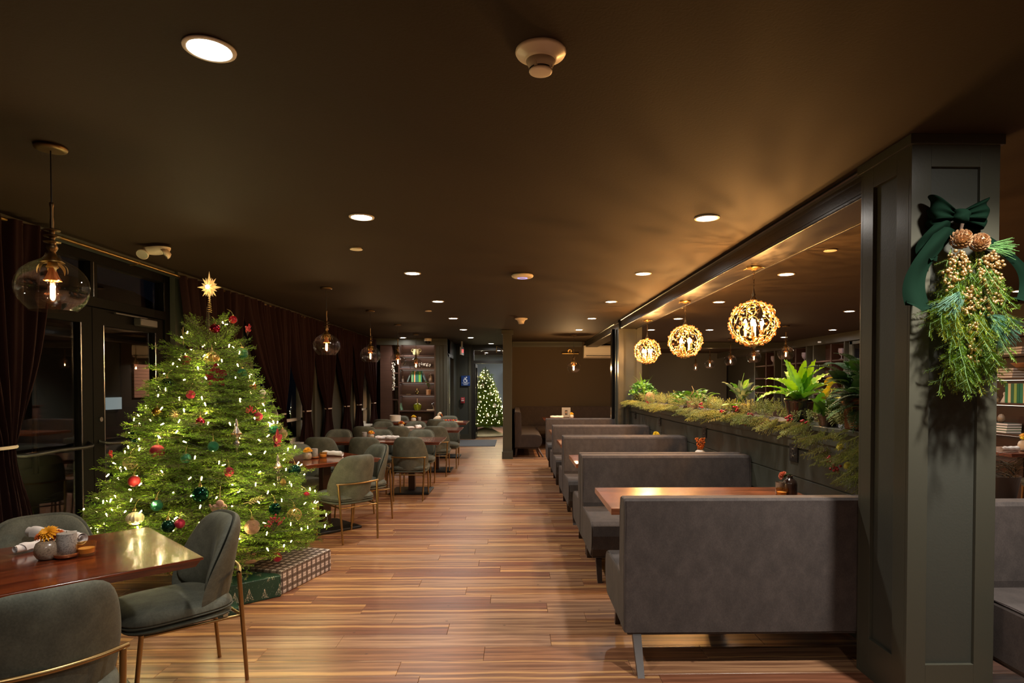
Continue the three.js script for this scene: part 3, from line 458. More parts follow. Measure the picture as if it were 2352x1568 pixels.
  copy(t, 'golden vine globe chandelier with crystals, the smallest one at the far end of the beam', [1.975, 2.455, -9.11], 2.3);
}
// lobby light panels
[[0.15, 19.2, 0.5], [0.15, 20.6, 0.7]].forEach(([x, d, s], i) => {
  const t = thing('ceiling_light_panel', ['flat bright light panel in the lobby ceiling, first beyond the doorway', 'flat bright light panel in the lobby ceiling, farther in'][i], 'ceiling light', [x, CEIL, -d]);
  part(t, 'frame', bx(-0.55, 0.55, -0.03, 0, -0.2, 0.2), M.white); part(t, 'diffuser', bx(-0.52, 0.52, -0.034, -0.03, -0.17, 0.17), glow(new THREE.Color(1, 0.96, 0.9), 5, 0.9));
  const l = new THREE.RectAreaLight(new THREE.Color(1, 0.96, 0.9), LUM.lobby * s, 1.04, 0.34); l.position.set(0, -0.06, 0); l.rotation.x = -Math.PI / 2; l.name = 'panel_light'; t.add(l);
});
[[-0.75, 18.6], [-0.5, 19.6], [-0.95, 20.9]].forEach(([x, d], i) => downlight(x, d, `small round recessed light in the lobby beyond the doorway, ${ORD[i]} inward`, 0.8));
M.brassleg = std([0.34, 0.22, 0.09], 0.34, { metalness: 1 });
// ---------------------------------------------------------------- dining chairs
// local: the sitter faces +z; rear legs at -z; velvet shell, loose thick seat, brass frame with a rail round the back
const chair0 = (() => {
  const t = thing('dining_chair', 'x', 'chair');
  const shellOut = (s) => superell(0.225, 0.235, 4.4, (u, v) => { const k = (v + 0.235) / 0.47; return [u * (1.03 - 0.15 * ss(0.4, 1, k) - 0.03 * ss(0.4, 0, k)) * s, v * s]; });
  const bend = (u, y) => { const k = sat((y - 0.36) / 0.46); return -0.185 - 0.075 * k + u * u * (3.1 - 1.6 * k) + Math.pow(Math.abs(u), 4) * 10 * (1 - k); };
  part(t, 'back_shell', pillow(shellOut(1), 0.016, 0.042, (u, v, w) => { const y = 0.59 + v; return [u, y, bend(u, y) - 0.0 + w]; }, 56, 10, 5), M.chair);
  part(t, 'back_cushion', pillow(shellOut(0.945), 0.062, 0.006, (u, v, w) => { const y = 0.622 + v * 0.87; return [u * 0.97, y, bend(u, y) + 0.014 + w * (0.75 + 0.25 * ss(-0.2, 0.1, v))]; }, 56, 10, 3.4), M.chair);
  part(t, 'seat', pillow(superell(0.232, 0.25, 4.2), 0.052, 0.03, (u, v, w) => [u * (1 - 0.05 * ss(0.1, -0.25, v)), 0.408 + w + 0.006 * (1 - u * u * 16), v + 0.03], 56, 9, 4), M.chair);
  part(t, 'seat_base', pillow(superell(0.222, 0.24, 4.2), 0.02, 0.022, (u, v, w) => [u, 0.37 + w, v + 0.025], 48, 6, 6), M.chair);
  part(t, 'seat_piping', tube(Array.from({ length: 40 }, (_, i) => { const [u, v] = superell(0.231, 0.249, 4.2)(i / 40 * Math.PI * 2); return [u * (1 - 0.05 * ss(0.1, -0.25, v)), 0.398, v + 0.03]; }), 0.004, 80, 5, true), M.chair);
  for (const s of [-1, 1]) part(t, 'leg', [rod([s * 0.205, 0.55, -0.219], [s * 0.185, 0, -0.262], 0.0115, 0.009, 12), sph(0.0115, s * 0.205, 0.55, -0.219, 10, 8)], M.brassleg);
  for (const s of [-1, 1]) part(t, 'leg', rod([s * 0.188, 0.36, 0.2], [s * 0.19, 0, 0.235], 0.011, 0.009, 12), M.brassleg);
  part(t, 'back_rail', tube(Array.from({ length: 13 }, (_, i) => { const x = (i / 6 - 1) * 0.222; return [x, 0.56, -0.268 + 1.15 * x * x]; }), 0.0095, 48, 10), M.brassleg);
  part(t, 'frame_bar', [rod([-0.19, 0.335, -0.236], [0.19, 0.335, -0.236], 0.007), rod([-0.185, 0.35, 0.2], [0.185, 0.35, 0.2], 0.007), rod([-0.188, 0.335, -0.236], [-0.186, 0.35, 0.2], 0.007), rod([0.188, 0.335, -0.236], [0.186, 0.35, 0.2], 0.007)], M.brassleg);
  return t;
})();
let chairUsed = false;
// (x, d): midpoint of the rear feet; face: the direction the sitter looks, degrees from the camera's forward, clockwise
function putChair(x, d, face, label, group) {
  const a = face * Math.PI / 180, f = [Math.sin(a), -Math.cos(a)];    // in (x, z)
  const turn = Math.atan2(f[0], f[1]), pos = [x + f[0] * 0.262, 0, -d + f[1] * 0.262];
  if (!chairUsed) { chairUsed = true; chair0.position.set(...pos); chair0.rotation.y = turn; tag(chair0, label, 'chair', group); return chair0; }
  return copy(chair0, label, pos, turn, group);
}
const CH = 'green velvet chair';
const gA = 'chairs at the nearest table', gB = 'chairs at the table behind the tree', gC = 'chairs at the first long table', gD = 'chairs at the second long table', gE = 'chairs at the far table';
putChair(-1.475, 3.215, -135, CH + ' between the set table and the Christmas tree, seen from the side', gA);
putChair(-1.49, 1.99, -45, CH + ' cut by the lower edge, its brass back rail toward the viewer', gA);
putChair(-2.42, 3.15, 135, CH + ' behind the set table in front of the glass door', gA);
putChair(-1.457, 5.82, -45, CH + ' just past the tree by the aisle, brass rail toward the viewer', gB);
putChair(-1.49, 6.965, -135, CH + ' turned sideways at the aisle corner of the table behind the tree', gB);
putChair(-2.5, 6.95, 135, CH + ' on the window side of the table behind the tree', gB);
putChair(-2.45, 5.84, 45, CH + ' tucked behind the Christmas tree, only an edge showing', gB);
[-1.36, -1.93, -2.5].forEach((x, i) => putChair(x, 7.85, 0, CH + ['back to the viewer at the aisle end', 'back to the viewer in the middle', 'back to the viewer at the window end'][i].replace(/^/, ' ') + ' of the first long table', gC));
[-1.4, -2.02, -2.63].forEach((x, i) => putChair(x, 9.33, 180, CH + [' facing the viewer at the aisle end', ' facing the viewer in the middle', ' facing the viewer at the window end'][i] + ' of the first long table', gC));
[-1.3, -1.9, -2.45].forEach((x, i) => putChair(x, 9.98, 0, CH + [' back to the viewer at the aisle end', ' back to the viewer in the middle', ' back to the viewer at the window end'][i] + ' of the second long table', gD));
[-1.23, -1.82, -2.42].forEach((x, i) => putChair(x, 11.45, 180, CH + [' facing the viewer at the aisle end', ' facing the viewer in the middle', ' facing the viewer at the window end'][i] + ' of the second long table', gD));
[-1.54, -2.6].forEach((x, i) => putChair(x, 12.08, 0, CH + [' back to the viewer at the far table by the board of snacks', ' back to the viewer at the far table on the window side'][i], gE));
[-1.43, -2.5].forEach((x, i) => putChair(x, 13.55, 180, CH + [' facing the viewer at the far table, nearest the lobby', ' facing the viewer at the far table behind the white bowls'][i], gE));
putChair(5.75, 6.3, 20, CH + ' in the far dining room, partly hidden by the square column', 'chairs of the far dining room');

// ---------------------------------------------------------------- pedestal tables
function pedTable(x, d, w, e, turn, label, group, mat = M.table) {
  const t = thing('dining_table', label, 'table', [x, 0, -d], turn, group);
  const top = new THREE.BoxGeometry(w, 0.042, e).translate(0, 0.709, 0), p = top.attributes.position; for (let i = 0; i < p.count; i++) if (p.getY(i) < 0.7) { p.setX(i, p.getX(i) - Math.sign(p.getX(i)) * 0.024); p.setZ(i, p.getZ(i) - Math.sign(p.getZ(i)) * 0.024); }
  top.computeVertexNormals();
  part(t, 'table_top', uvm(top), mat); part(t, 'edge_band', [rbox(w + 0.002, 0.012, e + 0.002, 0.004, 0, 0.7235, 0)], mat);
  part(t, 'column', rbox(0.09, 0.66, 0.09, 0.004, 0, 0.36, 0), M.darkwood); part(t, 'base_plate', rbox(0.54, 0.028, 0.54, 0.01, 0, 0.014, 0), M.blackmetal); part(t, 'top_spider', rbox(0.4, 0.02, 0.4, 0.004, 0, 0.68, 0), M.blackmetal);
  return t;
}
const TBL = 'square cherry wood pedestal table';
pedTable(-1.935, 2.686, 0.82, 0.82, Math.PI / 4, TBL + ' nearest the viewer, set with napkins, vase and candle');
pedTable(-1.967, 6.39, 0.82, 0.82, Math.PI / 4, TBL + ' set cornerwise just behind the Christmas tree');
pedTable(-1.43, 8.58, 0.88, 0.8, 0, TBL + ' forming the aisle half of the first long table', 'tables pushed together'); pedTable(-2.312, 8.58, 0.88, 0.8, 0, TBL + ' forming the window half of the first long table', 'tables pushed together');
pedTable(-1.36, 10.72, 0.88, 0.8, 0, TBL + ' forming the aisle half of the second long table', 'tables pushed together'); pedTable(-2.242, 10.72, 0.88, 0.8, 0, TBL + ' forming the window half of the second long table', 'tables pushed together');
pedTable(-1.4, 12.8, 0.88, 0.8, 0, TBL + ' at the far end carrying a board of red snacks', 'tables pushed together'); pedTable(-2.282, 12.8, 0.88, 0.8, 0, TBL + ' at the far end carrying stacked white bowls', 'tables pushed together');
pedTable(5.95, 7.05, 0.95, 0.8, 0, TBL + ' in the far dining room, seen past the square column');

// ---------------------------------------------------------------- booth benches
// local: back plane at z = 0, seat toward +z, width along x
function makeBench(name, label, w, depth, mat = M.booth, h = 0.89, legH = 0.19, plain = false) {
  const t = thing(name, label, 'bench');
  const prof = (pts) => new THREE.Shape(pts.map(([z, y]) => new THREE.Vector2(z, y)));
  const seat = [[0.1, legH], [depth - 0.06, legH], [depth, legH + 0.07], [depth + 0.012, 0.36], [depth - 0.005, 0.43], [depth - 0.04, 0.458], [depth - 0.09, 0.465], [0.18, 0.47], [0.1, 0.46]];
  part(t, 'seat', uvm(ext(prof(seat), w, 0.018, 3).rotateY(-Math.PI / 2)), mat);
  const back = [[0.004, legH], [0.115, legH], [0.15, 0.5], [0.125, h - 0.02], [0.11, h - 0.002], [0.02, h], [0.004, h - 0.012]];
  part(t, 'backrest', uvm(ext(prof(back), w + 0.004, 0.014, 3).rotateY(-Math.PI / 2)), mat);
  for (const s of [-1, 1]) {
    part(t, 'piping', tube([[s * (w / 2 - 0.002), legH + 0.01, 0.01], [s * (w / 2 - 0.002), 0.6, 0.008], [s * (w / 2 - 0.002), h - 0.012, 0.01], [s * (w / 2 - 0.002), h - 0.008, 0.06], [s * (w / 2 - 0.002), h - 0.012, 0.116], [s * (w / 2 - 0.002), 0.5, 0.146]], 0.0035, 40, 5), mat);
    part(t, 'piping', tube([[s * (w / 2 - 0.004), 0.466, 0.15], [s * (w / 2 - 0.004), 0.464, depth - 0.1], [s * (w / 2 - 0.004), 0.425, depth - 0.008], [s * (w / 2 - 0.004), 0.3, depth + 0.004], [s * (w / 2 - 0.004), legH + 0.02, depth - 0.05]], 0.0035, 40, 5), mat);
  }
  part(t, 'base_rail', [bx(-w / 2 + 0.02, w / 2 - 0.02, legH - 0.016, legH + 0.012, -depth + 0.07, -0.015, 0.004)], mat);
  for (const s of [-1, 1]) for (const [z, dz] of [[0.045, -0.13], [depth - 0.12, 0.08]]) { const g = new THREE.CylinderGeometry(0.032, 0.024, legH, 4, 1).rotateY(Math.PI / 4).toNonIndexed(), p = g.attributes.position; for (let i = 0; i < p.count; i++) if (p.getY(i) < 0) p.setZ(i, p.getZ(i) + (z < 0.1 && !plain ? -0.02 : dz)); g.computeVertexNormals(); part(t, 'leg', g.translate(s * (w / 2 - 0.07), legH / 2, z), M.leg); }
  return t;
}
const gBooth = 'grey velvet booth benches along the divider', BB = 'grey velvet booth bench';
const bench = makeBench('booth_bench', BB + ' nearest the viewer, its tall plain back turned this way', 1.425, 0.66, M.booth, 0.89, 0.19, true); bench.userData.group = gBooth;
let rowBench = null; const rowCopy = (label, pos, turn) => { if (!rowBench) { rowBench = makeBench('booth_bench', label, 1.425, 0.66); rowBench.userData.group = gBooth; rowBench.position.set(...pos); rowBench.rotation.y = turn; return rowBench; } return copy(rowBench, label, pos, turn, gBooth); };
const bxm = 1.2825, bc = [3.16, 5.3, 7.22, 9.18, 11.2];
bench.position.set(bxm, 0, -3.16); bench.rotation.y = Math.PI;          // faces away
bc.slice(1).forEach((d, i) => {
  rowCopy(`${BB} facing the viewer, ${ORD[i]} back in the row after the nearest bench`, [bxm, 0, -d + 0.012], 0).scale.z = 1.15;
  if (i < 3) rowCopy(`${BB} facing away, backed onto the ${ORD[i]} bench that faces the viewer`, [bxm, 0, -d - 0.012], Math.PI).scale.z = 1;
});
copy(bench, BB + ' beyond the column on the far side of the divider', [2.96, 0, -3.16], Math.PI, gBooth);
bc.slice(0, 4).forEach((d, i) => {
  const c = d + 0.93, t = thing('booth_table', `walnut booth table fixed to the divider, ${['nearest, with a carnation vase', 'second, with an orange dried flower', 'third, with a yellow flower', 'farthest of the row'][i]}`, 'table', [1.31, 0, -c - 0.01], 0, 'booth tables');
  part(t, 'table_top', bx(-0.72, 0.68, 0.69, 0.73, -0.385, 0.385, 0.003), M.boothtable); part(t, 'column', rbox(0.08, 0.66, 0.08, 0.004, 0, 0.36, 0), M.blackmetal); part(t, 'base_plate', rbox(0.5, 0.03, 0.5, 0.01, 0, 0.015, 0), M.blackmetal); part(t, 'wall_cleat', bx(0.62, 0.68, 0.63, 0.69, -0.3, 0.3), M.darkwood);
});
// corner banquette of the alcove
{
  const b = makeBench('banquette', 'brown velvet banquette end in the alcove beside the partition post', 3.0, 0.56, M.banquette, 0.94, 0.2); b.position.set(0.0, 0, -14.15); b.rotation.y = Math.PI / 2;
  part(b, 'angled_leg', [-1.44].map((x) => rod([-1.36, 0.2, 0.47], [-1.46, 0, 0.6], 0.03, 0.02, 8)), hex(0x5a3d28, 0.4));
  const c = makeBench('banquette', 'brown velvet banquette along the brown back wall of the alcove', 3.0, 0.56, M.banquette, 0.96, 0.2); c.position.set(1.6, 0, -15.72);
  pedTable(1.05, 14.3, 0.8, 0.8, 0, 'dark square table in the alcove holding a menu card', undefined, M.table);
}
// ---------------------------------------------------------------- Christmas tree, fairy lights, ornaments, gifts
function sprigGeo(seed, len, { twigs = 10, nl = 0.021, nw = 0.0032, den = 180, flat = 0.35, side = 0.5, curl = 0.1, stem = 0.0022 } = {}) {
  const r = rng(seed), pos = [], out = [], uv = V3(0, 0, 1);
  const needles = (A, B, n, l) => { const ax = B.clone().sub(A), L = ax.length(), d = ax.clone().normalize(); const s0 = new THREE.Vector3().crossVectors(d, uv).normalize(), u0 = new THREE.Vector3().crossVectors(s0, d);
    for (let i = 0; i < n; i++) { const p = A.clone().addScaledVector(ax, (i + r()) / n), th = (r() < 0.5 ? 0 : Math.PI) + (r() - 0.5) * (1 - flat) * 3.6, q = s0.clone().multiplyScalar(Math.cos(th)).addScaledVector(u0, Math.sin(th) * (1 - flat * 0.5)), v = q.multiplyScalar(0.8).addScaledVector(d, 0.55 + r() * 0.3).normalize(), e = p.clone().addScaledVector(v, l * (0.75 + r() * 0.5)), w = new THREE.Vector3().crossVectors(v, d).normalize().multiplyScalar(nw / 2), m = p.clone().lerp(e, 0.55);
      for (const k of [p, m.clone().add(w), e, p, e, m.clone().sub(w)]) pos.push(k.x, k.y, k.z); } };
  const at = (k) => V3(0, k * len, curl * len * k * k);
  for (let i = 0; i < 4; i++) { needles(at(i / 4), at((i + 1) / 4), Math.round(den * len / 4), nl); out.push(rod(at(i / 4), at((i + 1) / 4), stem * (1.3 - i * 0.2), stem * (1.1 - i * 0.2), 4)); }
  for (let i = 0; i < twigs; i++) { const k = 0.12 + 0.78 * (i + 0.5) / twigs, s = i % 2 ? 1 : -1, a = at(k), L = len * side * (1.05 - k) * (0.8 + r() * 0.4) + 0.02, b = a.clone().add(V3(s * L * 0.75, L * 0.66, (r() - 0.5) * L * 0.5)); needles(a, b, Math.round(den * L), nl * 0.92); out.push(rod(a, b, stem * 0.7, stem * 0.4, 3)); }
  const g = new THREE.BufferGeometry(); g.setAttribute('position', new THREE.Float32BufferAttribute(pos, 3)); g.computeVertexNormals();
  return { needles: mg([g]), stems: mg(out) };
}
const TREE = { x: -2.27, d: 4.6, R: (y) => (0.8 * Math.max(0, 2.1 - y) / 1.63 + 0.035) * (y < 0.45 ? 1 - 0.22 * (0.45 - y) / 0.2 : 1) };
const tree0 = thing('christmas_tree', 'big decorated fir Christmas tree beside the glass door, full of warm fairy lights', 'Christmas tree', [TREE.x, 0, -TREE.d]);
{
  const r = rng(3), fol = [[], [], []], cols = [[], [], []], br = [];
  part(tree0, 'trunk', rod([0, 0.02, 0], [0, 2.06, 0], 0.045, 0.008, 10), M.bark);
  part(tree0, 'stand', [lathe([[0, 0.1], [0.16, 0.09], [0.2, 0.02], [0.2, 0], [0, 0]], 24)], M.black);
  const N = 430;
  for (let i = 0; i < N; i++) {
    const u = (i + 0.5) / N, y = 0.26 + 1.78 * (1 - Math.pow(1 - u * 0.997, 0.56)), az = i * 2.39996 + r() * 0.3, R = TREE.R(y) * (0.7 + 0.28 * r()) + 0.005, slope = 0.22 - 0.32 * y / 2 - (y > 1.8 ? 0.8 : 0), y0 = y + R * slope, o = V3(Math.cos(az), 0, Math.sin(az));
    const A = V3(0, y0, 0), B = o.clone().multiplyScalar(R).setY(y), dir = B.clone().sub(A), L = dir.length(); dir.normalize(); br.push(rod(A, B, 0.006, 0.0016, 3));
    const step = 0.068, n = Math.max(1, Math.ceil(L * 0.78 / step)), sd = new THREE.Vector3().crossVectors(dir, V3(0, 1, 0)).normalize();
    for (let k = 0; k < n; k++) { const q = 1 - 0.72 * k / n, p = A.clone().lerp(B, q - 0.02 - (k ? 0 : 0.08 / Math.max(0.2, L)));
      for (const s of k ? [-1, 1] : [0]) { const v = dir.clone().addScaledVector(sd, s * (0.6 + r() * 0.5)).add(V3((r() - 0.5) * 0.25, (r() - 0.45) * 0.4 + (y > 1.75 ? 0.35 : 0), (r() - 0.5) * 0.25)); const c = Math.floor(r() * 3); fol[c].push(basis(p, v, V3(0, 1, 0), (0.78 + r() * 0.45) * (y > 1.8 ? 0.82 : 1) * (k ? 1 : 0.9))); const b = 0.45 + 0.85 * r(); cols[c].push(new THREE.Color(b * (0.85 + 0.3 * r()), b, b * (0.75 + 0.3 * r()))); } }
  }
  const sp = [0, 1, 2].map((i) => sprigGeo(20 + i, 0.15 + 0.02 * i, { twigs: 8 }));
  const bp = part(tree0, 'branches', br, M.bark); bp.userData.kind = 'stuff';
  sp.forEach((g, i) => instanced(tree0, 'foliage', g.needles, M.needle, fol[i], cols[i]));
  sp.forEach((g, i) => instanced(tree0, 'twigs', g.stems, M.bark, fol[i]));
}
const strings0 = thing('string_lights', 'long string of warm white fairy lights wound round the big Christmas tree', 'string lights', [TREE.x, 0, -TREE.d]);
{
  const r = rng(8), pts = [], N = 300; let az = 0;
  for (let k = 0; k < N; k++) { const u = k / (N - 1), y = 0.38 + 1.62 * (1 - Math.pow(1 - u * 0.997, 0.56)); const R = TREE.R(y) * (0.8 + 0.2 * r()) + 0.015; az += Math.min(0.9, 0.17 / Math.max(0.1, R)) * (0.7 + r() * 0.6); pts.push(V3(Math.cos(az) * R, y + (r() - 0.5) * 0.1, Math.sin(az) * R)); }
  part(strings0, 'wire', tube(pts, 0.0014, 1200, 4), hex(0x0d2410, 0.6));
  const bg = lathe([[0.003, -0.012], [0.0036, -0.002], [0.0046, 0.005], [0.0042, 0.0095], [0.0018, 0.013], [0, 0.014]], 10), bm = glow(FAIRY, 20, 0.9);
  pts.forEach((p, i) => { const b = part(strings0, 'bulb', bg, bm); b.position.copy(p); b.rotation.set((r() - 0.5) * 2, r() * 6, (r() - 0.5) * 2); if (i % 3 === 1) { const l = new THREE.PointLight(FAIRY, LUM.tree * 3); l.position.copy(p); l.shadow.radius = 0.3; l.castShadow = true; l.name = 'fairy_lamp'; strings0.add(l); } });
}
{ // star
  const t = thing('tree_star', 'lit gold star on a spiral spring at the very top of the tree', 'star', [TREE.x + 0.012, 2.02, -TREE.d]);
  part(t, 'spring', tube(Array.from({ length: 60 }, (_, i) => [0.016 * (1 - i / 90) * Math.cos(i * 0.8), i * 0.002, 0.016 * (1 - i / 90) * Math.sin(i * 0.8)]), 0.0025, 240, 5), M.gold);
  const ray = [], edge = [], c = V3(0, 0.185, 0);
  for (let i = 0; i < 16; i++) { const a = i / 16 * Math.PI * 2 + Math.PI / 2, R = i % 2 ? 0.075 : (i % 4 ? 0.095 : 0.12), e = V3(Math.cos(a) * R * 0.75, Math.sin(a) * R, 0.0 + (i % 2 ? 0.022 : 0)); for (const s of [-1, 1]) { const g = new THREE.ConeGeometry(0.022, R * 0.95, 4).scale(1, 1, 0.7).translate(0, R * 0.52, 0).rotateZ(a - Math.PI / 2).scale(0.75, 1, 1).translate(0, 0.185, s * (i % 2 ? 0.012 : 0)); ray.push(g); } }
  part(t, 'ray', ray, phys(0xe8c878, 0.5, { metalness: 0.2, transmission: 0.3, thickness: 0, emissive: FAIRY, emissiveIntensity: 0.35 }));
  const b = part(t, 'lamp', sph(0.013, 0, 0, 0), glow(new THREE.Color(1, 0.88, 0.6), 40, 0.9)); b.position.set(0, 0.185, 0.03); const l = new THREE.PointLight(FAIRY, LUM.star); l.position.copy(b.position); l.castShadow = true; l.shadow.radius = 0.5; l.name = 'star_lamp'; t.add(l);
}
// ---- ornaments
const glit = tex(128, 128, (u, v) => LAT[(Math.floor(u * 64) * 641 + Math.floor(v * 64) * 77) & 65535], false, [3, 2]);
const OM = { redgloss: phys(0x9a0f1e, 0.12, { clearcoat: 1 }), redmirror: std([0.42, 0.02, 0.05], 0.12, { metalness: 0.9 }), redmatte: hex(0x8e1f22, 0.45), redvelvet: M.redvelvet, redglitter: std([0.5, 0.02, 0.07], 0.35, { metalness: 0.6, bumpMap: glit, bumpScale: 0.003 }), greenmatte: hex(0x2b6a48, 0.4, { metalness: 0.3 }), greendark: std([0.01, 0.05, 0.03], 0.1, { metalness: 0.7 }), greenmirror: std([0.015, 0.09, 0.05], 0.08, { metalness: 0.9 }), greenglitter: std([0.02, 0.16, 0.08], 0.3, { metalness: 0.7, bumpMap: glit, bumpScale: 0.004 }), bronze: std([0.4, 0.22, 0.08], 0.3, { metalness: 0.9 }), bronzeglitter: std([0.36, 0.2, 0.12], 0.3, { metalness: 0.8, bumpMap: glit, bumpScale: 0.005 }), amber: std([0.55, 0.32, 0.05], 0.2, { metalness: 0.9 }), cream: hex(0xcdbf98, 0.35), silver: std([0.6, 0.55, 0.5], 0.2, { metalness: 0.9 }), straw: hex(0xb9a473, 0.8), fur: hex(0xa28a72, 1), felt: hex(0xa07c66, 1), redfelt: hex(0xa3222a, 0.9) };
const ornProto = {};
function cap(t, r) { part(t, 'cap', [cyl(r * 0.24, r * 0.22, r * 0.24, 0, r * 0.95, 0, 12), new THREE.TorusGeometry(r * 0.13, r * 0.03, 5, 12).translate(0, r * 1.3, 0)], M.gold); }
const ballKinds = { redgloss: 'glossy red ball', redmirror: 'deep red mirrored ball', redmatte: 'matte dark red ball', redvelvet: 'red velvet ball', redglitter: 'red glitter ball', greenmatte: 'satin green ball', greendark: 'black-green shiny ball', greenmirror: 'dark green mirrored ball', greenglitter: 'green glitter ball', bronze: 'bronze ball with crossed ribbons', bronzeglitter: 'brown glitter ball', amber: 'amber gold ball', cream: 'cream ribbed ball', goldwire: 'open gold wire ball', twig: 'open straw twig ball' };
function ornament(kind, r, label, pos, turn) {
  const t = thing(ballKinds[kind] ? 'bauble' : { poinsettia: 'poinsettia', finial: 'finial_ornament', berries: 'berry_spray', leafspray: 'leaf_spray', wheat: 'wheat_spray', dried: 'dried_flower', furry: 'bird_ornament', felt: 'felt_ornament', pinecone: 'cone_ornament' }[kind], label, 'ornament', pos, turn, 'ornaments on the big tree'), q = rng(Math.floor(r * 1e5));
  if (kind === 'goldwire' || kind === 'twig') { const m = kind === 'twig' ? OM.straw : M.gold, l = []; for (let i = 0; i < 16; i++) l.push(new THREE.TorusGeometry(r * (0.94 + q() * 0.06), r * 0.022, 4, 40).rotateX(q() * 3.1).rotateY(q() * 3.1).rotateZ(q() * 3)); part(t, 'wire_ball', l, m); if (kind === 'goldwire') cap(t, r); }
  else if (ballKinds[kind]) {
    if (kind === 'cream') part(t, 'ball', sheet((s, v) => { const a = s * 6.2832, b = (v - 0.5) * Math.PI, k = 1 + 0.05 * Math.cos(a * 14); return [Math.cos(b) * Math.cos(a) * r * k, Math.sin(b) * r * 0.8, -Math.cos(b) * Math.sin(a) * r * k]; }, 112, 16), OM.cream);
    else part(t, 'ball', sph(r, 0, 0, 0, 32, 20), OM[kind]);
    if (kind === 'bronze') part(t, 'ribbon', [0, 1, 2, 3].map((i) => new THREE.TorusGeometry(r * 1.005, r * 0.07, 5, 40).scale(1, 1, 1.0).rotateY(i * 0.785).rotateX(0.5)), M.gold);
    cap(t, r);
  } else if (kind === 'poinsettia') {
    for (let i = 0; i < 9; i++) { const L = r * (i < 5 ? 1.15 : 0.75); part(t, 'petal', sheet((s, v) => { const w = L * 0.34 * Math.pow(Math.sin(Math.PI * Math.min(1, 0.1 + 0.9 * v)), 0.8) * (1 - 0.25 * v) + 0.0005, x = (s - 0.5) * 2 * w; return [x, L * v, 0.25 * L * v * v * (i < 5 ? 0.7 : 1.6) + Math.abs(x) * 0.45]; }, 6, 10).rotateZ(i * 1.257 + (i > 4 ? 0.6 : 0)), M.redvelvet); }
    part(t, 'center', Array.from({ length: 7 }, (_, i) => sph(r * 0.08, Math.cos(i) * r * 0.12, Math.sin(i) * r * 0.12, r * 0.1, 8, 6)), M.gold);
  } else if (kind === 'finial') {
    const L = r * 1.9, g = [[0, L * 0.75], [r * 0.05, L * 0.7], [r * 0.16, L * 0.45], [r * 0.1, L * 0.4], [r * 0.3, L * 0.2], [r * 0.34, L * 0.08], [r * 0.2, -L * 0.06], [r * 0.12, -L * 0.1], [r * 0.24, -L * 0.22], [r * 0.22, -L * 0.34], [r * 0.08, -L * 0.55], [0, -L * 0.75]];
    part(t, 'finial', lathe(g.reverse(), 24), OM.silver); part(t, 'bead_ring', Array.from({ length: 12 }, (_, i) => sph(r * 0.07, Math.cos(i * 0.5236) * r * 0.34, L * 0.12, Math.sin(i * 0.5236) * r * 0.34, 8, 6)), OM.bronze);
  } else if (kind === 'berries') {
    const st = [], b = []; for (let i = 0; i < 9; i++) { const a = (i - 4) * 0.32, e = V3(Math.sin(a) * r * (0.7 + q() * 0.4), Math.cos(a) * r * (0.55 + q() * 0.5), (q() - 0.3) * r * 0.5); st.push(tube([[0, -r * 0.5, 0], [e.x * 0.5, e.y * 0.3, e.z * 0.7], [e.x, e.y, e.z]], r * 0.02, 8, 4)); for (let k = 0; k < 4; k++) b.push(e.clone().multiplyScalar(0.55 + 0.17 * k).add(V3((q() - 0.5) * r * 0.14, (q() - 0.5) * r * 0.14, 0))); }
    part(t, 'stem', st, M.bark); const bg = sph(Math.max(0.006, r * 0.1), 0, 0, 0, 10, 8); for (const p of b) part(t, 'berry', bg, M.berry).position.copy(p);
  } else if (kind === 'leafspray' || kind === 'wheat') {
    part(t, 'stem', tube([[0, -r, 0], [r * 0.1, 0, 0], [r * 0.1, r, 0.01]], r * 0.03, 10, 5), OM.straw);
    for (let i = 0; i < 11; i++) { const k = -0.5 + i * 0.14, g = pillow(superell(kind === 'wheat' ? r * 0.06 : r * 0.12, kind === 'wheat' ? r * 0.2 : r * 0.3, 1.6), 0.003, 0.002, (u, v, w) => [u, v + r * 0.25, w], 12, 3); part(t, 'leaf', g.rotateZ((i % 2 ? 1 : -1) * 0.75).translate(r * 0.1, k * r, 0), OM.straw); }
    if (kind === 'wheat') t.rotation.z = -1.35;
  } else if (kind === 'dried') {
    const l = []; for (let i = 0; i < 60; i++) { const a = q() * 6.28, b = q() * 1.5; l.push(rod([0, 0, 0], [Math.cos(a) * Math.sin(b) * r, Math.sin(a) * Math.sin(b) * r, Math.cos(b) * r], r * 0.02, r * 0.006, 3)); } part(t, 'bristle', l, OM.straw); part(t, 'center', sph(r * 0.3, 0, 0, 0.1 * r, 12, 8), OM.bronze);
  } else if (kind === 'furry') {
    part(t, 'body', pillow(superell(r * 0.85, r * 1.05, 2.2), r * 0.6, r * 0.6, (u, v, w) => [u, v, w], 30, 6, 2), OM.fur); part(t, 'head', sph(r * 0.52, r * 0.1, r * 1.15, r * 0.2, 16, 12), hex(0xd5c5b2, 1)); part(t, 'beak', new THREE.ConeGeometry(r * 0.12, r * 0.3, 8).rotateX(1.6).translate(r * 0.1, r * 1.1, r * 0.78), OM.bronze);
    const l = []; for (let i = 0; i < 220; i++) { const a = q() * 6.28, b = Math.acos(2 * q() - 1), v = V3(Math.sin(b) * Math.cos(a) * 0.85, Math.cos(b) * 1.05, Math.sin(b) * Math.sin(a) * 0.6).multiplyScalar(r); l.push(rod(v, v.clone().multiplyScalar(1.16).add(V3(0, -r * 0.08, 0)), r * 0.03, r * 0.004, 3)); } part(t, 'fluff', l, OM.fur);
  } else if (kind === 'felt') {
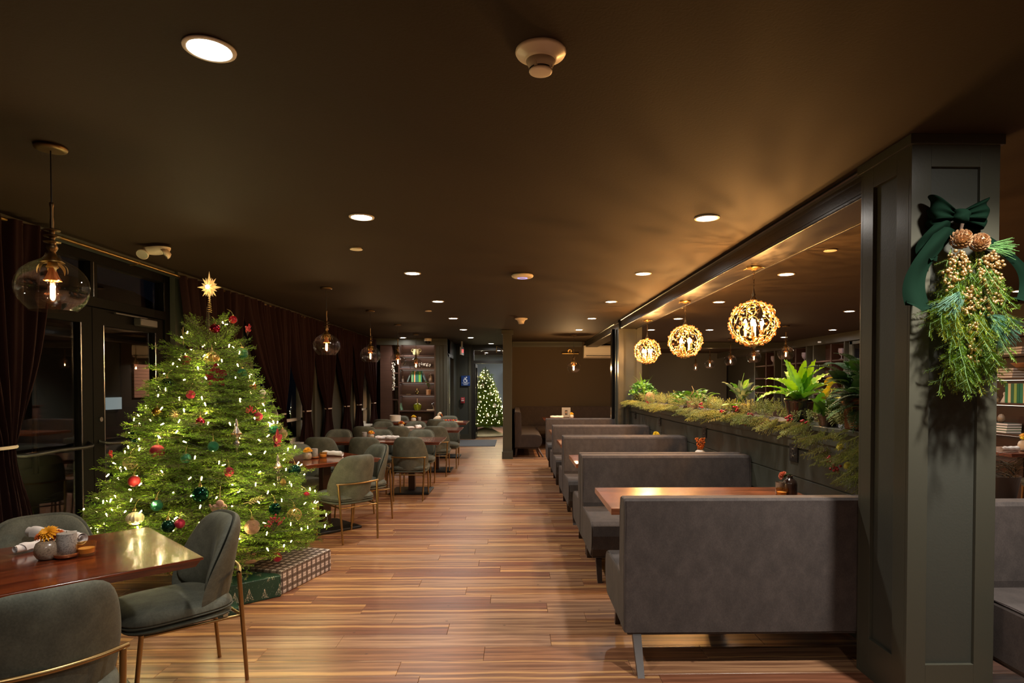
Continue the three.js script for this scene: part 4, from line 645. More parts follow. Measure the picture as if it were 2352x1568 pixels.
    part(t, 'body', pillow(superell(r * 0.95, r * 0.55, 2.5), r * 0.4, r * 0.35, (u, v, w) => [u, v, w], 30, 6, 2), OM.felt); part(t, 'band', new THREE.TorusGeometry(r * 0.5, r * 0.09, 6, 24).scale(1, 0.5, 0.85).rotateX(1.57).translate(r * 0.1, r * 0.25, 0), OM.redfelt); part(t, 'tail', rod([-r * 0.75, -r * 0.1, 0], [-r * 1.1, r * 0.6, 0.01], r * 0.16, r * 0.1, 8), OM.felt); part(t, 'hood', sph(r * 0.48, r * 0.1, r * 0.55, 0, 14, 10), OM.felt); part(t, 'loop', tube([[r * 0.1, r * 0.9, 0], [r * 0.12, r * 2, 0], [r * 0.2, r * 2.8, 0]], r * 0.03, 8, 5), OM.straw);
  } else if (kind === 'pinecone') part(t, 'scale', coneScales(r * 0.8, r * 1.8), M.gold);
  return t;
}
function coneScales(R, L) { const l = [], n = 84; for (let i = 0; i < n; i++) { const k = (i + 0.5) / n, y = (k - 0.5) * L, rr = R * Math.pow(Math.sin(Math.PI * (0.12 + 0.83 * k)), 0.8), a = i * 2.39996; l.push(pillow(superell(R * 0.19, R * 0.24, 2.4), R * 0.06, R * 0.05, (u, v, w) => [u, v * 0.75, w + v * 0.35], 10, 2).rotateX(1.0 - k * 1.5).translate(0, 0, rr * 0.86).rotateY(a).translate(0, y, 0)); } l.push(sph(R * 0.62, 0, 0, 0, 10, 8).scale(1, L / R * 0.68, 1)); return l; }
const ORN = [
[-2.118,1.974,-4.669,0.030,'redgloss'],
[-2.195,1.897,-4.551,0.036,'redmirror'],
[-2.062,1.720,-4.691,0.043,'greenmatte'],
[-2.160,1.672,-4.430,0.047,'bronze'],
[-2.328,1.655,-4.397,0.034,'redvelvet'],
[-2.116,1.550,-4.387,0.078,'poinsettia'],
[-2.016,1.569,-4.584,0.036,'greenglitter'],
[-2.232,1.416,-4.272,0.030,'redglitter'],
[-2.439,1.488,-4.358,0.043,'greendark'],
[-1.974,1.469,-4.671,0.027,'redgloss'],
[-1.939,1.369,-4.736,0.047,'furry'],
[-1.868,1.253,-4.507,0.032,'redvelvet'],
[-2.451,1.296,-4.254,0.033,'amber'],
[-2.292,1.278,-4.201,0.048,'dried'],
[-2.132,1.233,-4.201,0.030,'redmirror'],
[-1.922,1.124,-4.273,0.091,'finial'],
[-2.613,1.125,-4.270,0.039,'greendark'],
[-2.359,1.042,-4.090,0.046,'redvelvet'],
[-2.163,1.000,-4.073,0.032,'greenmatte'],
[-2.026,1.069,-4.160,0.035,'greenglitter'],
[-1.809,1.152,-4.636,0.036,'greenglitter'],
[-1.795,1.105,-4.779,0.037,'bronzeglitter'],
[-1.770,1.076,-4.568,0.078,'poinsettia'],
[-2.557,0.963,-4.124,0.044,'twig'],
[-2.776,0.984,-4.271,0.055,'berries'],
[-2.472,0.856,-4.024,0.037,'redmatte'],
[-1.911,0.901,-4.135,0.032,'redvelvet'],
[-2.032,0.775,-3.995,0.051,'greenmirror'],
[-1.697,0.876,-4.423,0.078,'finial'],
[-1.653,0.840,-4.637,0.046,'greendark'],
[-1.560,0.656,-4.620,0.026,'redgloss'],
[-1.916,0.685,-4.003,0.051,'felt'],
[-2.390,0.642,-3.895,0.050,'cream'],
[-2.106,0.610,-3.887,0.030,'redglitter'],
[-2.269,0.719,-3.922,0.036,'greenglitter'],
[-2.169,0.598,-3.868,0.041,'greendark'],
[-1.646,0.631,-4.237,0.042,'greenmirror'],
[-1.556,0.565,-4.352,0.049,'goldwire'],
[-1.729,0.546,-4.061,0.049,'bronzeglitter'],
[-1.630,0.528,-4.165,0.071,'berries'],
[-1.688,0.255,-4.379,0.031,'redglitter'],
[-1.639,0.249,-4.815,0.048,'poinsettia'],
[-2.027,1.882,-4.705,0.060,'berries'],
[-2.412,1.828,-4.524,0.058,'leafspray'],
[-1.760,0.709,-4.145,0.065,'wheat'],
[-1.654,0.785,-4.406,0.028,'pinecone'],
[-1.901,1.281,-4.452,0.044,'berries'],
[-2.173,0.303,-3.938,0.036,'goldwire'],
];
const region = (x, y) => { const h = y > 1.75 ? 'near the tip' : y > 1.42 ? 'on the upper boughs' : y > 1.08 ? 'at mid height' : y > 0.72 ? 'on the lower boughs' : 'on the lowest boughs'; const s = x < TREE.x - 0.17 ? 'toward the glass door' : x > TREE.x + 0.45 ? 'toward the aisle' : 'facing the viewer'; return h + ' ' + s; };
const kindWords = { ...ballKinds, poinsettia: 'dark red velvet poinsettia', finial: 'silver turned finial', berries: 'sprig of red berries', leafspray: 'pale gold leaf spray', wheat: 'straw wheat ear', dried: 'spiky dried flower', furry: 'fluffy beige bird', felt: 'felt figure with red band', pinecone: 'small gold cone' };
const seenLab = {};
ORN.forEach(([x, y, z, r, k], i) => {
  let lab = `${kindWords[k]} ${region(x, y)} of the big tree`; if (seenLab[lab]) lab = `${kindWords[k]} ${region(x, y)}, ${seenLab[lab] === 1 ? 'lower' : 'lowest'} such ball on the tree`; seenLab[lab] = (seenLab[lab] || 0) + 1;
  const turn = Math.atan2(x - TREE.x, z + TREE.d), o = ornament(k, r, lab, [x, y, z], turn);
  if (ballKinds[k]) { const w = part(o, 'hanger', tube([[0, r * 1.3, 0], [0, r * 1.7 + 0.01, -0.012], [0, r * 1.9 + 0.02, -0.04]], 0.0012, 8, 4), M.gold); }
});
// ---- gifts
{
  const plaid = canvasTex(256, 256, (g, w, h) => { g.fillStyle = '#d9cdc8'; g.fillRect(0, 0, w, h); const b = (x, s, c) => { g.fillStyle = c; g.fillRect(x, 0, s, h); g.fillRect(0, x, w, s); }; g.globalAlpha = 0.68; b(0, 62, '#2a1c16'); b(128, 62, '#2a1c16'); g.globalAlpha = 0.8; for (const x of [90, 98, 218, 226]) b(x, 3, '#3a2a22'); for (const x of [6, 54, 134, 182]) b(x, 2, '#d9cdc8'); }, [8.6, 8.6]);
  const gm = new THREE.MeshStandardMaterial({ map: plaid, roughness: 0.45, bumpMap: rollerBump, bumpScale: 0.0008 });
  const a = thing('gift_box', 'present wrapped in brown and white plaid paper under the tree by the aisle', 'gift', [-1.72, 0, -4.68], -0.28);
  part(a, 'box', rbox(0.34, 0.17, 0.62, 0.012, 0, 0.085, 0), gm); part(a, 'paper_fold', [rbox(0.2, 0.1, 0.006, 0.002, 0, 0.075, 0.312), bx(-0.165, 0.165, 0.083, 0.088, -0.316, -0.309)], gm);
  const trees = canvasTex(512, 512, (g, w, h) => { g.fillStyle = '#1d3c2e'; g.fillRect(0, 0, w, h); const r = rng(4); for (let i = 0; i < 150; i++) { g.fillStyle = 'rgba(214,200,180,.7)'; g.beginPath(); g.arc(r() * w, r() * h, 1.8, 0, 7); g.fill(); }
    for (const [x, y, s] of [[70, 150, 1], [200, 110, 0.85], [320, 170, 1.05], [440, 120, 0.9], [130, 300, 0.9], [262, 330, 1.05], [390, 300, 0.85], [490, 340, 0.7], [60, 470, 1], [195, 480, 0.8], [330, 480, 1], [450, 470, 0.95]]) for (let i = 0; i < 90; i++) { const k = r(), px = x + (r() - 0.5) * 74 * s * k, py = y - 95 * s + 105 * s * k; g.strokeStyle = ['#d9cdb8', '#b9a890', '#8f7f70', '#c8b59a'][i & 3]; g.lineWidth = 2.4; g.beginPath(); g.moveTo(px, py); g.lineTo(px + (px - x) * 0.28, py + 9 * s); g.stroke(); } }, [2.6, 2.6]);
  const tm = new THREE.MeshStandardMaterial({ map: trees, roughness: 0.4, bumpMap: rollerBump, bumpScale: 0.0006 });
  const b = thing('gift_box', 'present wrapped in dark green paper printed with pale trees, behind the side-on chair', 'gift', [-1.93, 0, -4.25], 0.72);
  part(b, 'box', rbox(0.52, 0.15, 0.3, 0.008, 0, 0.075, 0), tm);
  const c = thing('gift_box', 'flat small present in green tree paper peeking out beside the chair leg', 'gift', [-1.9, 0, -3.98], 0.55); part(c, 'box', rbox(0.2, 0.045, 0.14, 0.006, 0, 0.0225, 0), tm); part(c, 'ribbon', rbox(0.03, 0.048, 0.144, 0.003, 0.02, 0.0235, 0), hex(0xa28b66, 0.6));
}
// ---- second tree, out in the lobby
{
  const t = copy(tree0, 'lit Christmas tree in the lobby, seen through the far doorway', [-0.86, -0.0, -18.35], 1.3); t.scale.set(0.8, 1.0, 0.8);
  const s = copy(strings0, 'string of fairy lights wound round the lobby Christmas tree', [-0.86, 0, -18.35], 1.3); s.scale.set(0.82, 1.0, 0.82);
  let n = 0; for (const o of [...s.children]) if (o.isLight) { if (n++ % 8) s.remove(o); else o.intensity *= 4; } else if (o.name === 'bulb') o.scale.set(1.8, 1.3, 1.8);
  const sk = thing('tree_skirt', 'cream fabric skirt spread under the lobby Christmas tree', 'tree skirt', [-0.86, 0, -18.35]); part(sk, 'cloth', lathe([[0.05, 0.24], [0.2, 0.2], [0.4, 0.1], [0.6, 0.03], [0.66, 0.004], [0.05, 0.002]], 40), hex(0xcbbd9a, 0.9));
  [[0.35, 0.9, 0.06], [0.2, 1.25, 0.05], [-0.1, 1.5, 0.05], [0.1, 0.62, 0.06], [-0.2, 1.0, 0.05], [0.42, 0.62, 0.05]].forEach(([x, y, r], i) => { const b = thing('bauble', `pearl white ball on the lobby tree, ${ORD[i]} of the white ones`, 'ornament', [-0.86 + x * 0.8, y, -18.35 + 0.62 * TREE.R(y)], 0, 'white balls on the lobby tree'); part(b, 'ball', sph(r, 0, 0, 0, 20, 14), hex(0xd8d0c4, 0.3)); cap(b, r); });
}
M.linen2 = hex(0xe6e0dd, 0.85, { side: THREE.DoubleSide, bumpMap: grainBump, bumpScale: 0.0005 });
// ---------------------------------------------------------------- things on the tables
const speck = (a, b, seed, f = 90) => tex(256, 128, (u, v) => { const n = fbm(u + seed * 0.13, v, f, f, 2), m = fbm(u, v + seed * 0.3, 5, 5, 3); return mix(a, b, sat(ss(0.55, 0.7, n) * 0.8 + (m - 0.5) * 0.5)); });
const IM = { pot: phys(0xffffff, 0.28, { map: speck([148, 128, 108], [104, 88, 74], 1), clearcoat: 0.7, clearcoatRoughness: 0.12 }), concrete: new THREE.MeshStandardMaterial({ map: speck([150, 143, 136], [104, 98, 93], 2, 60), roughness: 0.9 }), brownpot: phys(0x3a2a22, 0.25, { clearcoat: 0.8, clearcoatRoughness: 0.1 }), whitepot: hex(0xcbc2b6, 0.5), amberglass: phys([0.78, 0.45, 0.14], 0.05, { transmission: 0.92, thickness: 0, ior: 1.5 }), wax: hex(0xd9c6a4, 0.6), mum: hex(0xe09a10, 0.7, { side: THREE.DoubleSide }), mumdeep: hex(0xb8500c, 0.7, { side: THREE.DoubleSide }), yellow: hex(0xe8c412, 0.7, { side: THREE.DoubleSide }), orange: hex(0xc8641a, 0.85, { side: THREE.DoubleSide }), pink: hex(0xe08f70, 0.7, { side: THREE.DoubleSide }), stem: hex(0x3c5a22, 0.7) };
function blossom(r, petals, rows, droop = 0.3) {                    // a many petalled head facing up
  const l = []; for (let k = 0; k < rows; k++) for (let i = 0; i < petals; i++) { const a = (i + k * 0.5) / petals * 6.2832 + k, L = r * (1 - k / rows * 0.55), tilt = 0.15 + k / rows * 1.15; l.push(sheet((s, v) => { const w = L * 0.16 * Math.sin(Math.PI * Math.min(1, 0.15 + v * 0.85)) + 0.0004, x = (s - 0.5) * 2 * w; const q = v * L; return [x, Math.sin(tilt - droop * v) * q + Math.abs(x) * 0.5, Math.cos(tilt - droop * v) * q]; }, 2, 5).rotateY(a)); } return l;
}
function napkin(pos, yaw, label, L = 0.2, r = 0.023, tilt = 0) {
  const t = thing('napkin', label, 'napkin', pos, yaw, 'rolled white napkins'), pts = [], turns = 2.2;
  const roll = sheet((s, v) => { const a = s * turns * 6.2832, rr = (r * (0.3 + 0.7 * s)) * (1 + 0.22 * (v - 0.5)) * (1 + 0.06 * Math.sin(v * 9 + a)); return [(v - 0.5) * L, r * 1.02 + Math.sin(a) * rr * 0.95, Math.cos(a) * rr]; }, 90, 16);
  const m = part(t, 'roll', roll, M.linen2); part(t, 'flap', sheet((s, v) => [(s - 0.5) * L * 0.86 + v * 0.02, r * 2 * Math.sqrt(Math.max(0, 1 - v * v * 0.9)) + 0.003 * Math.sin(s * 14), r * 1.06 * Math.sin(v * 1.5) + 0.004], 20, 10), M.linen2); t.rotation.z = tilt; return t;
}
function pillarCandle(pos, label, s = 1) { const t = thing('pillar_candle', label, 'candle', pos, 0, 'grey pillar candles'); part(t, 'dish', lathe([[0, 0.002], [0.036, 0.002], [0.044, 0.008], [0.046, 0.018], [0.043, 0.019], [0.04, 0.01], [0, 0.008]], 32).scale(s, s, s), M.copper); part(t, 'candle', lathe([[0, 0.1], [0.031, 0.1], [0.0335, 0.097], [0.034, 0.06], [0.034, 0.008], [0, 0.008]].reverse(), 32).scale(s, s, s), IM.concrete); part(t, 'wick', cyl(0.001, 0.001, 0.008, 0, 0.1 * s, 0, 5), M.black); return t; }
function votive(pos, label) { const t = thing('votive_glass', label, 'candle holder', pos, 0, 'amber candle glasses'); part(t, 'ribbed_glass', sheet((s, v) => { const a = s * 6.2832, r = (0.031 + 0.006 * v) * (1 + 0.025 * Math.cos(a * 32)); return [r * Math.cos(a), 0.002 + 0.054 * v, -r * Math.sin(a)]; }, 192, 4), IM.amberglass); part(t, 'glass_base', cyl(0.03, 0.031, 0.012, 0, 0, 0, 32), IM.amberglass); part(t, 'wax', cyl(0.029, 0.031, 0.02, 0, 0.012, 0, 28), IM.wax); return t; }
function budVase(pos, label, col, potm, s = 1, kind = 'mum') {
  const t = thing('bud_vase', label, 'vase', pos, 0, undefined);
  part(t, 'pot', lathe([[0, 0], [0.03, 0], [0.036, 0.006], [0.0445, 0.022], [0.0445, 0.045], [0.038, 0.062], [0.024, 0.071], [0.018, 0.072], [0.018, 0.066], [0.03, 0.056], [0.036, 0.04], [0, 0.03]], 36).scale(s, s, s), potm);
  const q = rng(Math.round(pos[0] * 977 + pos[2] * 331));
  if (kind === 'mum') [[0, 0.098, 0, 0.04], [0.024, 0.088, -0.016, 0.03], [-0.02, 0.09, 0.01, 0.026]].forEach(([x, y, z, r], i) => { part(t, 'stem', tube([[0, 0.05 * s, 0], [x * 0.6 * s, 0.075 * s, z * 0.6], [x * s, (y - 0.004) * s, z * s]], 0.0018, 8, 5), IM.stem); const b = part(t, 'blossom', blossom(r * s, 15, 4), i ? col[1] : col[0]); b.position.set(x * s, y * s, z * s); b.rotation.set(0.5 + (q() - 0.5) * 0.5, q(), -x * 12); });
  if (kind === 'dry') { const l = []; for (let i = 0; i < 130; i++) { const a = q() * 6.28, h = 0.08 + 0.09 * q(), R = 0.012 + 0.035 * (h - 0.06) / 0.1 * q(); l.push(sph(0.0065 * s, Math.cos(a) * R * s, h * s, Math.sin(a) * R * s, 6, 4)); } part(t, 'floret', l, col[0]); part(t, 'stem', [0, 1, 2, 3].map((i) => rod([0, 0.05 * s, 0], [Math.cos(i * 1.6) * 0.02 * s, 0.14 * s, Math.sin(i * 1.6) * 0.02 * s], 0.0015, 0.001, 5)), IM.stem); }
  return t;
}
const TT = 0.731;
napkin([-2.175, TT, -2.83], 1.27, 'rolled napkin before the speckled vase on the nearest table, its spiral end showing', 0.2, 0.022);
napkin([-2.19, TT, -2.96], -0.365, 'larger folded white napkin lying behind the vase and candle on the nearest table', 0.36, 0.032);
budVase([-2.012, TT, -2.672], 'round speckled vase with a golden chrysanthemum on the nearest table', [IM.mum, IM.mumdeep], IM.pot, 1.12);
pillarCandle([-1.945, TT, -2.69], 'grey stone-like pillar candle in a copper dish on the nearest table', 1.08);
votive([-1.885, TT, -2.725], 'amber ribbed candle glass beside the grey candle on the nearest table');
budVase([-2.1, TT, -6.25], 'small vase with yellow flowers on the table behind the tree', [IM.mum, IM.mum], IM.pot, 1); pillarCandle([-2.06, TT, -6.35], 'pale pillar candle in a dish on the table behind the tree'); votive([-1.985, TT, -6.4], 'amber candle glass on the table behind the tree'); napkin([-1.93, TT, -6.55], -0.35, 'rolled white napkin on the table behind the tree', 0.24, 0.028);
pillarCandle([-2.1, TT, -8.62], 'pale pillar candle on the first long table'); budVase([-2.01, TT, -8.62], 'small vase with an orange flower on the first long table', [IM.mum, IM.mumdeep], IM.pot, 1); napkin([-1.83, TT, -8.6], 0.2, 'rolled white napkin, nearer the windows on the first long table', 0.22, 0.026); napkin([-1.68, TT, -8.5], -0.4, 'rolled white napkin, nearer the aisle on the first long table', 0.22, 0.03);
budVase([-1.98, TT, -10.75], 'grey vase with orange flowers on the second long table', [IM.mumdeep, IM.mum], IM.pot, 1.15); napkin([-1.82, TT, -10.7], 0.1, 'flat white napkin on the second long table', 0.34, 0.022); napkin([-1.7, TT, -10.75], 1.2, 'folded white napkin standing up on the second long table', 0.16, 0.032);
{
  const b = thing('bowl_stack_item', 'white straight sided bowl on a plate at the far table', 'bowl', [-2.47, TT, -12.75]); b.name = 'white_bowl'; part(b, 'bowl', lathe([[0, 0.006], [0.1, 0.006], [0.112, 0.02], [0.115, 0.13], [0.108, 0.13], [0.104, 0.03], [0, 0.02]], 36).translate(0.0, 0.01, 0), M.white); part(b, 'plate', lathe([[0, 0], [0.12, 0.002], [0.15, 0.012], [0.15, 0.016], [0.1, 0.008], [0, 0.007]], 36), M.white);
  budVase([-2.1, TT, -12.8], 'small pale vase with yellow flowers on the far table', [IM.yellow, IM.mum], IM.whitepot, 1.2); pillarCandle([-1.98, TT, -12.8], 'pale pillar candle on the far table', 1.0);
  const f = thing('bird_figurine', 'white bird figurine with a bent neck on the far table', 'figurine', [-1.6, TT, -12.7]); part(f, 'body', pillow(superell(0.085, 0.06, 2), 0.06, 0.06, (u, v, w) => [u, 0.065 + v + u * 0.3, w], 30, 6, 2), M.ivory); part(f, 'neck', tube([[0.03, 0.09, 0], [0.03, 0.15, 0], [0.06, 0.185, 0], [0.085, 0.17, 0]], 0.024, 16, 10), M.ivory); part(f, 'beak', rod([0.085, 0.17, 0], [0.12, 0.11, 0], 0.014, 0.003, 8), IM.orange);
  const tr = thing('serving_board', 'pale serving board on the far table', 'board', [-1.36, TT, -12.7]); part(tr, 'board', rbox(0.42, 0.02, 0.2, 0.008, 0, 0.01, 0), hex(0xc9b394, 0.6)); part(tr, 'handle', rbox(0.1, 0.02, 0.05, 0.008, 0.25, 0.01, 0), hex(0xc9b394, 0.6));
  const r = rng(9); for (let i = 0; i < 14; i++) { const s = thing('strawberry', `small red fruit on the serving board, ${i < 7 ? 'back' : 'front'} row ${ORD[i % 7]} along`, 'fruit', [-1.52 + (i % 7) * 0.052, TT + 0.02, -12.74 + (i > 6 ? 0.07 : 0)], r() * 6, 'red fruit on the board'); part(s, 'fruit', lathe([[0, 0], [0.014, 0.004], [0.021, 0.018], [0.018, 0.032], [0, 0.036]], 12), i % 3 ? M.berry : IM.orange); part(s, 'leaf_cap', blossom(0.014, 5, 1, 0.6).map((g) => g.translate(0, 0.035, 0)), IM.stem); }
}
// booth tables
{
  const y = TT, v = thing('bottle_vase', 'dark brown bottle vase in the nearest booth with a salmon carnation leaning out', 'vase', [1.87, y, -4.12]); part(v, 'vase', lathe([[0, 0], [0.04, 0], [0.045, 0.006], [0.046, 0.08], [0.04, 0.102], [0.022, 0.118], [0.016, 0.124], [0.017, 0.134], [0.022, 0.138], [0.013, 0.137], [0.012, 0.12], [0, 0.1]], 36), IM.brownpot);
  part(v, 'stem', tube([[0, 0.1, 0], [0, 0.142, 0], [-0.03, 0.148, 0.01], [-0.052, 0.14, 0.015]], 0.0035, 16, 6), IM.stem); const l = rng(5), fl = []; for (let i = 0; i < 34; i++) { const a = l() * 6.28, b = l() * 1.5; fl.push(sheet((s, q) => { const w = 0.011 * (0.3 + q), x = (s - 0.5) * 2 * w; return [x, 0.032 * q, 0.004 * Math.sin(s * 14) * q]; }, 8, 4).rotateX(b).rotateY(a)); } const c = part(v, 'carnation', fl, IM.pink); c.position.set(-0.05, 0.135, 0.015); c.rotation.z = 1.0; part(v, 'calyx', rod([-0.03, 0.143, 0.012], [-0.055, 0.132, 0.016], 0.006, 0.011, 8), IM.stem);
  const w = thing('small_cup', 'pale stoneware cup beside the brown bottle vase in the nearest booth', 'cup', [1.825, y, -4.17]); part(w, 'cup', lathe([[0, 0], [0.028, 0], [0.032, 0.004], [0.032, 0.085], [0.029, 0.085], [0.028, 0.01], [0, 0.008]], 28), IM.pot);
  votive([1.80, y, -4.09], 'gold rimmed candle glass in the nearest booth beside the brown vase');
  budVase([1.905, y, -6.25], 'small white vase with an orange dried flower in the second booth', [IM.orange], IM.whitepot, 1.25, 'dry'); budVase([1.88, y, -8.1], 'small grey vase with a yellow chrysanthemum in the third booth', [IM.yellow, IM.yellow], IM.pot, 1.15); budVase([1.87, y, -10.1], 'small vase with a dusky pink flower in the farthest booth', [IM.mumdeep, IM.pink], IM.pot, 0.9);
  napkin([0.98, y, -14.2], 0.1, 'white folded napkin on the alcove table', 0.3, 0.03); budVase([1.33, y, -14.25], 'small vase with yellow flowers on the alcove table', [IM.mum, IM.yellow], IM.whitepot, 1.1);
  const mc = thing('menu_card', 'grey upright menu card with a small dark picture on the alcove table', 'menu card', [1.22, y, -14.45]); const mt = canvasTex(128, 160, (g, W, H) => { g.fillStyle = '#8d8884'; g.fillRect(0, 0, W, H); g.fillStyle = '#2b2623'; g.fillRect(44, 40, 40, 78); g.fillStyle = '#a07050'; g.fillRect(52, 60, 14, 30); g.fillStyle = '#c8b8a8'; for (let i = 0; i < 3; i++) g.fillRect(70, 62 + i * 12, 10, 4); }); part(mc, 'card', [bx(-0.1, 0.1, 0, 0.235, -0.004, 0.004)], M.white); part(mc, 'printed_face', new THREE.PlaneGeometry(0.196, 0.23).translate(0, 0.1175, 0.0046), new THREE.MeshStandardMaterial({ map: mt, roughness: 0.5 })); part(mc, 'foot', rbox(0.14, 0.014, 0.06, 0.004, 0, 0.007, 0), M.darkwood);
  napkin([5.62, y, -6.86], 0.2, 'white rolled napkin on the far dining table past the column', 0.22, 0.03); budVase([5.86, y, -6.92], 'pot of yellow flowers on the far dining table past the column', [IM.mum, IM.yellow], IM.whitepot, 1.7);
  const bk = thing('wreath_basket', 'dark bristly evergreen basket behind the bench past the column', 'basket', [3.66, 0.6, -4.6]); bk.name = 'twig_basket'; const q = rng(12), tw = []; for (let i = 0; i < 130; i++) { const a = q() * 6.28, rr = 0.1 + q() * 0.05, h = 0.16 + 0.14 * q(); tw.push(rod([Math.cos(a) * rr, h, Math.sin(a) * rr], [Math.cos(a + 0.9) * (rr + 0.05), h + 0.03 + q() * 0.06, Math.sin(a + 0.9) * (rr + 0.05)], 0.003, 0.001, 3)); } part(bk, 'twig', tw, hex(0x3b3220, 0.9)); part(bk, 'basket', lathe([[0.1, 0], [0.13, 0.02], [0.16, 0.2], [0.15, 0.2], [0.12, 0.03], [0, 0.02]], 20), M.bark);
  const st = thing('side_table', 'low dark side table holding the bristly basket behind the column', 'table', [3.66, 0, -4.6]); part(st, 'top', rbox(0.4, 0.04, 0.4, 0.008, 0, 0.58, 0), M.darkwood); for (const a of [-1, 1]) for (const b of [-1, 1]) part(st, 'leg', rod([a * 0.16, 0.56, b * 0.16], [a * 0.17, 0, b * 0.17], 0.018, 0.014, 8), M.darkwood);
}
// ---- small fittings
[[10.09, 'farthest'], [8.39, 'third from the column'], [6.4, 'second from the column'], [4.34, 'largest, nearest the column']].forEach(([d, w], i) => { const t = thing('power_outlet', `black power outlet plate on the board wall of the booths, ${w}`, 'outlet', [1.996, 0.998, -d], -Math.PI / 2, 'outlets on the divider'); part(t, 'plate', rbox(0.126, 0.126, 0.008, 0.003, 0, 0, 0.002), hex(0x1b1918, 0.3)); for (const s of [-1, 1]) for (const q of [-1, 1]) part(t, 'socket', [rbox(0.036, 0.034, 0.006, 0.003, q * 0.027, s * 0.024, 0.006)], hex(0x24211f, 0.4)); part(t, 'screw', cyl(0.003, 0.003, 0.003, 0, 0, 0, 8).rotateX(1.57).translate(0, 0, 0.007), M.chrome); part(t, 'slot', [-1, 1].flatMap((s) => [bx(-0.009, -0.006, s * 0.024, s * 0.024 + 0.01, -0.0098, -0.0085), bx(0.006, 0.009, s * 0.024, s * 0.024 + 0.01, -0.0098, -0.0085)]), M.ivory); });
{
  const t = thing('air_conditioner', 'white wall air conditioner above the banquette, partly behind the far column', 'air conditioner', [2.2, 2.18, -15.74]); part(t, 'casing', ext([[0, 0.02], [0.03, 0], [0.17, 0.02], [0.215, 0.09], [0.215, 0.28], [0.19, 0.32], [0, 0.33]], 0.88, 0.008).rotateY(-Math.PI / 2), hex(0xdcd0bc, 0.35)); part(t, 'vane', bx(-0.36, 0.4, 0.024, 0.03, -0.222, -0.17, 0.002).rotateX(0.0), hex(0xc8bca8, 0.4)); part(t, 'air_slot', bx(-0.38, 0.42, 0.055, 0.072, -0.21, -0.19), M.black); part(t, 'panel_seam', bx(-0.42, 0.42, 0.1, 0.104, -0.217, -0.21), hex(0x9a9082, 0.5));
  const p = thing('picture_light', 'brass picture light with a round backplate on the brown alcove wall', 'wall lamp', [1.42, 2.3, -15.76]); part(p, 'backplate', cyl(0.055, 0.055, 0.02, 0, 0, 0, 28).rotateX(1.5708).translate(0, 0.06, 0), M.brass); part(p, 'arm', tube([[0, 0.06, 0.02], [0, 0.08, 0.07], [0, 0.03, 0.13], [0, 0.0, 0.14]], 0.008, 16, 8), M.brass); part(p, 'shade', [cyl(0.02, 0.02, 0.42, 0, 0, 0, 16).rotateZ(1.5708).translate(0.21, 0, 0.14)], M.brass); part(p, 'knob', sph(0.024, 0, 0.06, 0.03), M.gold);
  const a = thing('accessible_sign', 'blue square sign with a white wheelchair symbol and raised text by the lobby door', 'sign', [-1.35, 1.62, -17.02]); const st = canvasTex(256, 288, (g, w, h) => { g.fillStyle = '#123a7c'; g.fillRect(0, 0, w, h); g.fillStyle = g.strokeStyle = '#e8eef4'; g.lineCap = 'round'; g.beginPath(); g.arc(152, 46, 19, 0, 7); g.fill(); g.lineWidth = 22; g.beginPath(); g.moveTo(92, 66); g.lineTo(134, 76); g.lineTo(112, 116); g.lineTo(160, 118); g.lineTo(166, 168); g.stroke(); g.lineWidth = 18; g.beginPath(); g.arc(114, 140, 46, 0.1, 4.2); g.stroke(); g.fillRect(18, 202, 220, 8); g.font = 'bold 24px sans-serif'; g.textAlign = 'center'; g.fillText('ACCESSIBLE', w / 2, 240); g.fillText('ENTRANCE', w / 2, 268); }); part(a, 'panel', rbox(0.25, 0.28, 0.008, 0.003), hex(0x123a7c, 0.4)); part(a, 'symbol_face', new THREE.PlaneGeometry(0.246, 0.276).translate(0, 0, 0.0048), new THREE.MeshStandardMaterial({ map: st, roughness: 0.4 }));
  const f = thing('fire_alarm_pull', 'red fire alarm pull station on the green wall below the blue sign', 'fire alarm', [-1.43, 1.08, -17.02]); part(f, 'housing', rbox(0.11, 0.16, 0.04, 0.008, 0, 0, 0.02), hex(0xb33038, 0.4)); part(f, 'pull_handle', rbox(0.075, 0.03, 0.02, 0.006, 0, -0.01, 0.05), M.white); const ft = canvasTex(128, 64, (g, w, h) => { g.fillStyle = '#b33038'; g.fillRect(0, 0, w, h); g.fillStyle = '#fff'; g.font = 'bold 40px sans-serif'; g.textAlign = 'center'; g.fillText('FIRE', w / 2, 46); }); part(f, 'lettering', new THREE.PlaneGeometry(0.09, 0.045).translate(0, 0.045, 0.0405), new THREE.MeshStandardMaterial({ map: ft, roughness: 0.5 }));
  const e = thing('exit_sign', 'red lit EXIT sign seen edge-on under the ceiling near the lobby door', 'sign', [-1.33, 2.36, -15.6], 1.45); const et = canvasTex(256, 160, (g, w, h) => { g.fillStyle = '#160404'; g.fillRect(0, 0, w, h); g.fillStyle = '#ff3a30'; g.font = 'bold 108px sans-serif'; g.textAlign = 'center'; g.fillText('EXIT', w / 2, 118); }), em = new THREE.MeshStandardMaterial({ map: et, emissiveMap: et, emissive: new THREE.Color(1, 1, 1), emissiveIntensity: 1.6, roughness: 0.4 }); part(e, 'housing', rbox(0.31, 0.2, 0.04, 0.006), M.ivory); part(e, 'lit_face', new THREE.PlaneGeometry(0.29, 0.18).translate(0, 0, 0.0205), em); part(e, 'lit_face', new THREE.PlaneGeometry(0.29, 0.18).rotateY(Math.PI).translate(0, 0, -0.0205), em); part(e, 'mount', rbox(0.1, 0.15, 0.03, 0.004, 0, 0.17, 0), M.ivory);
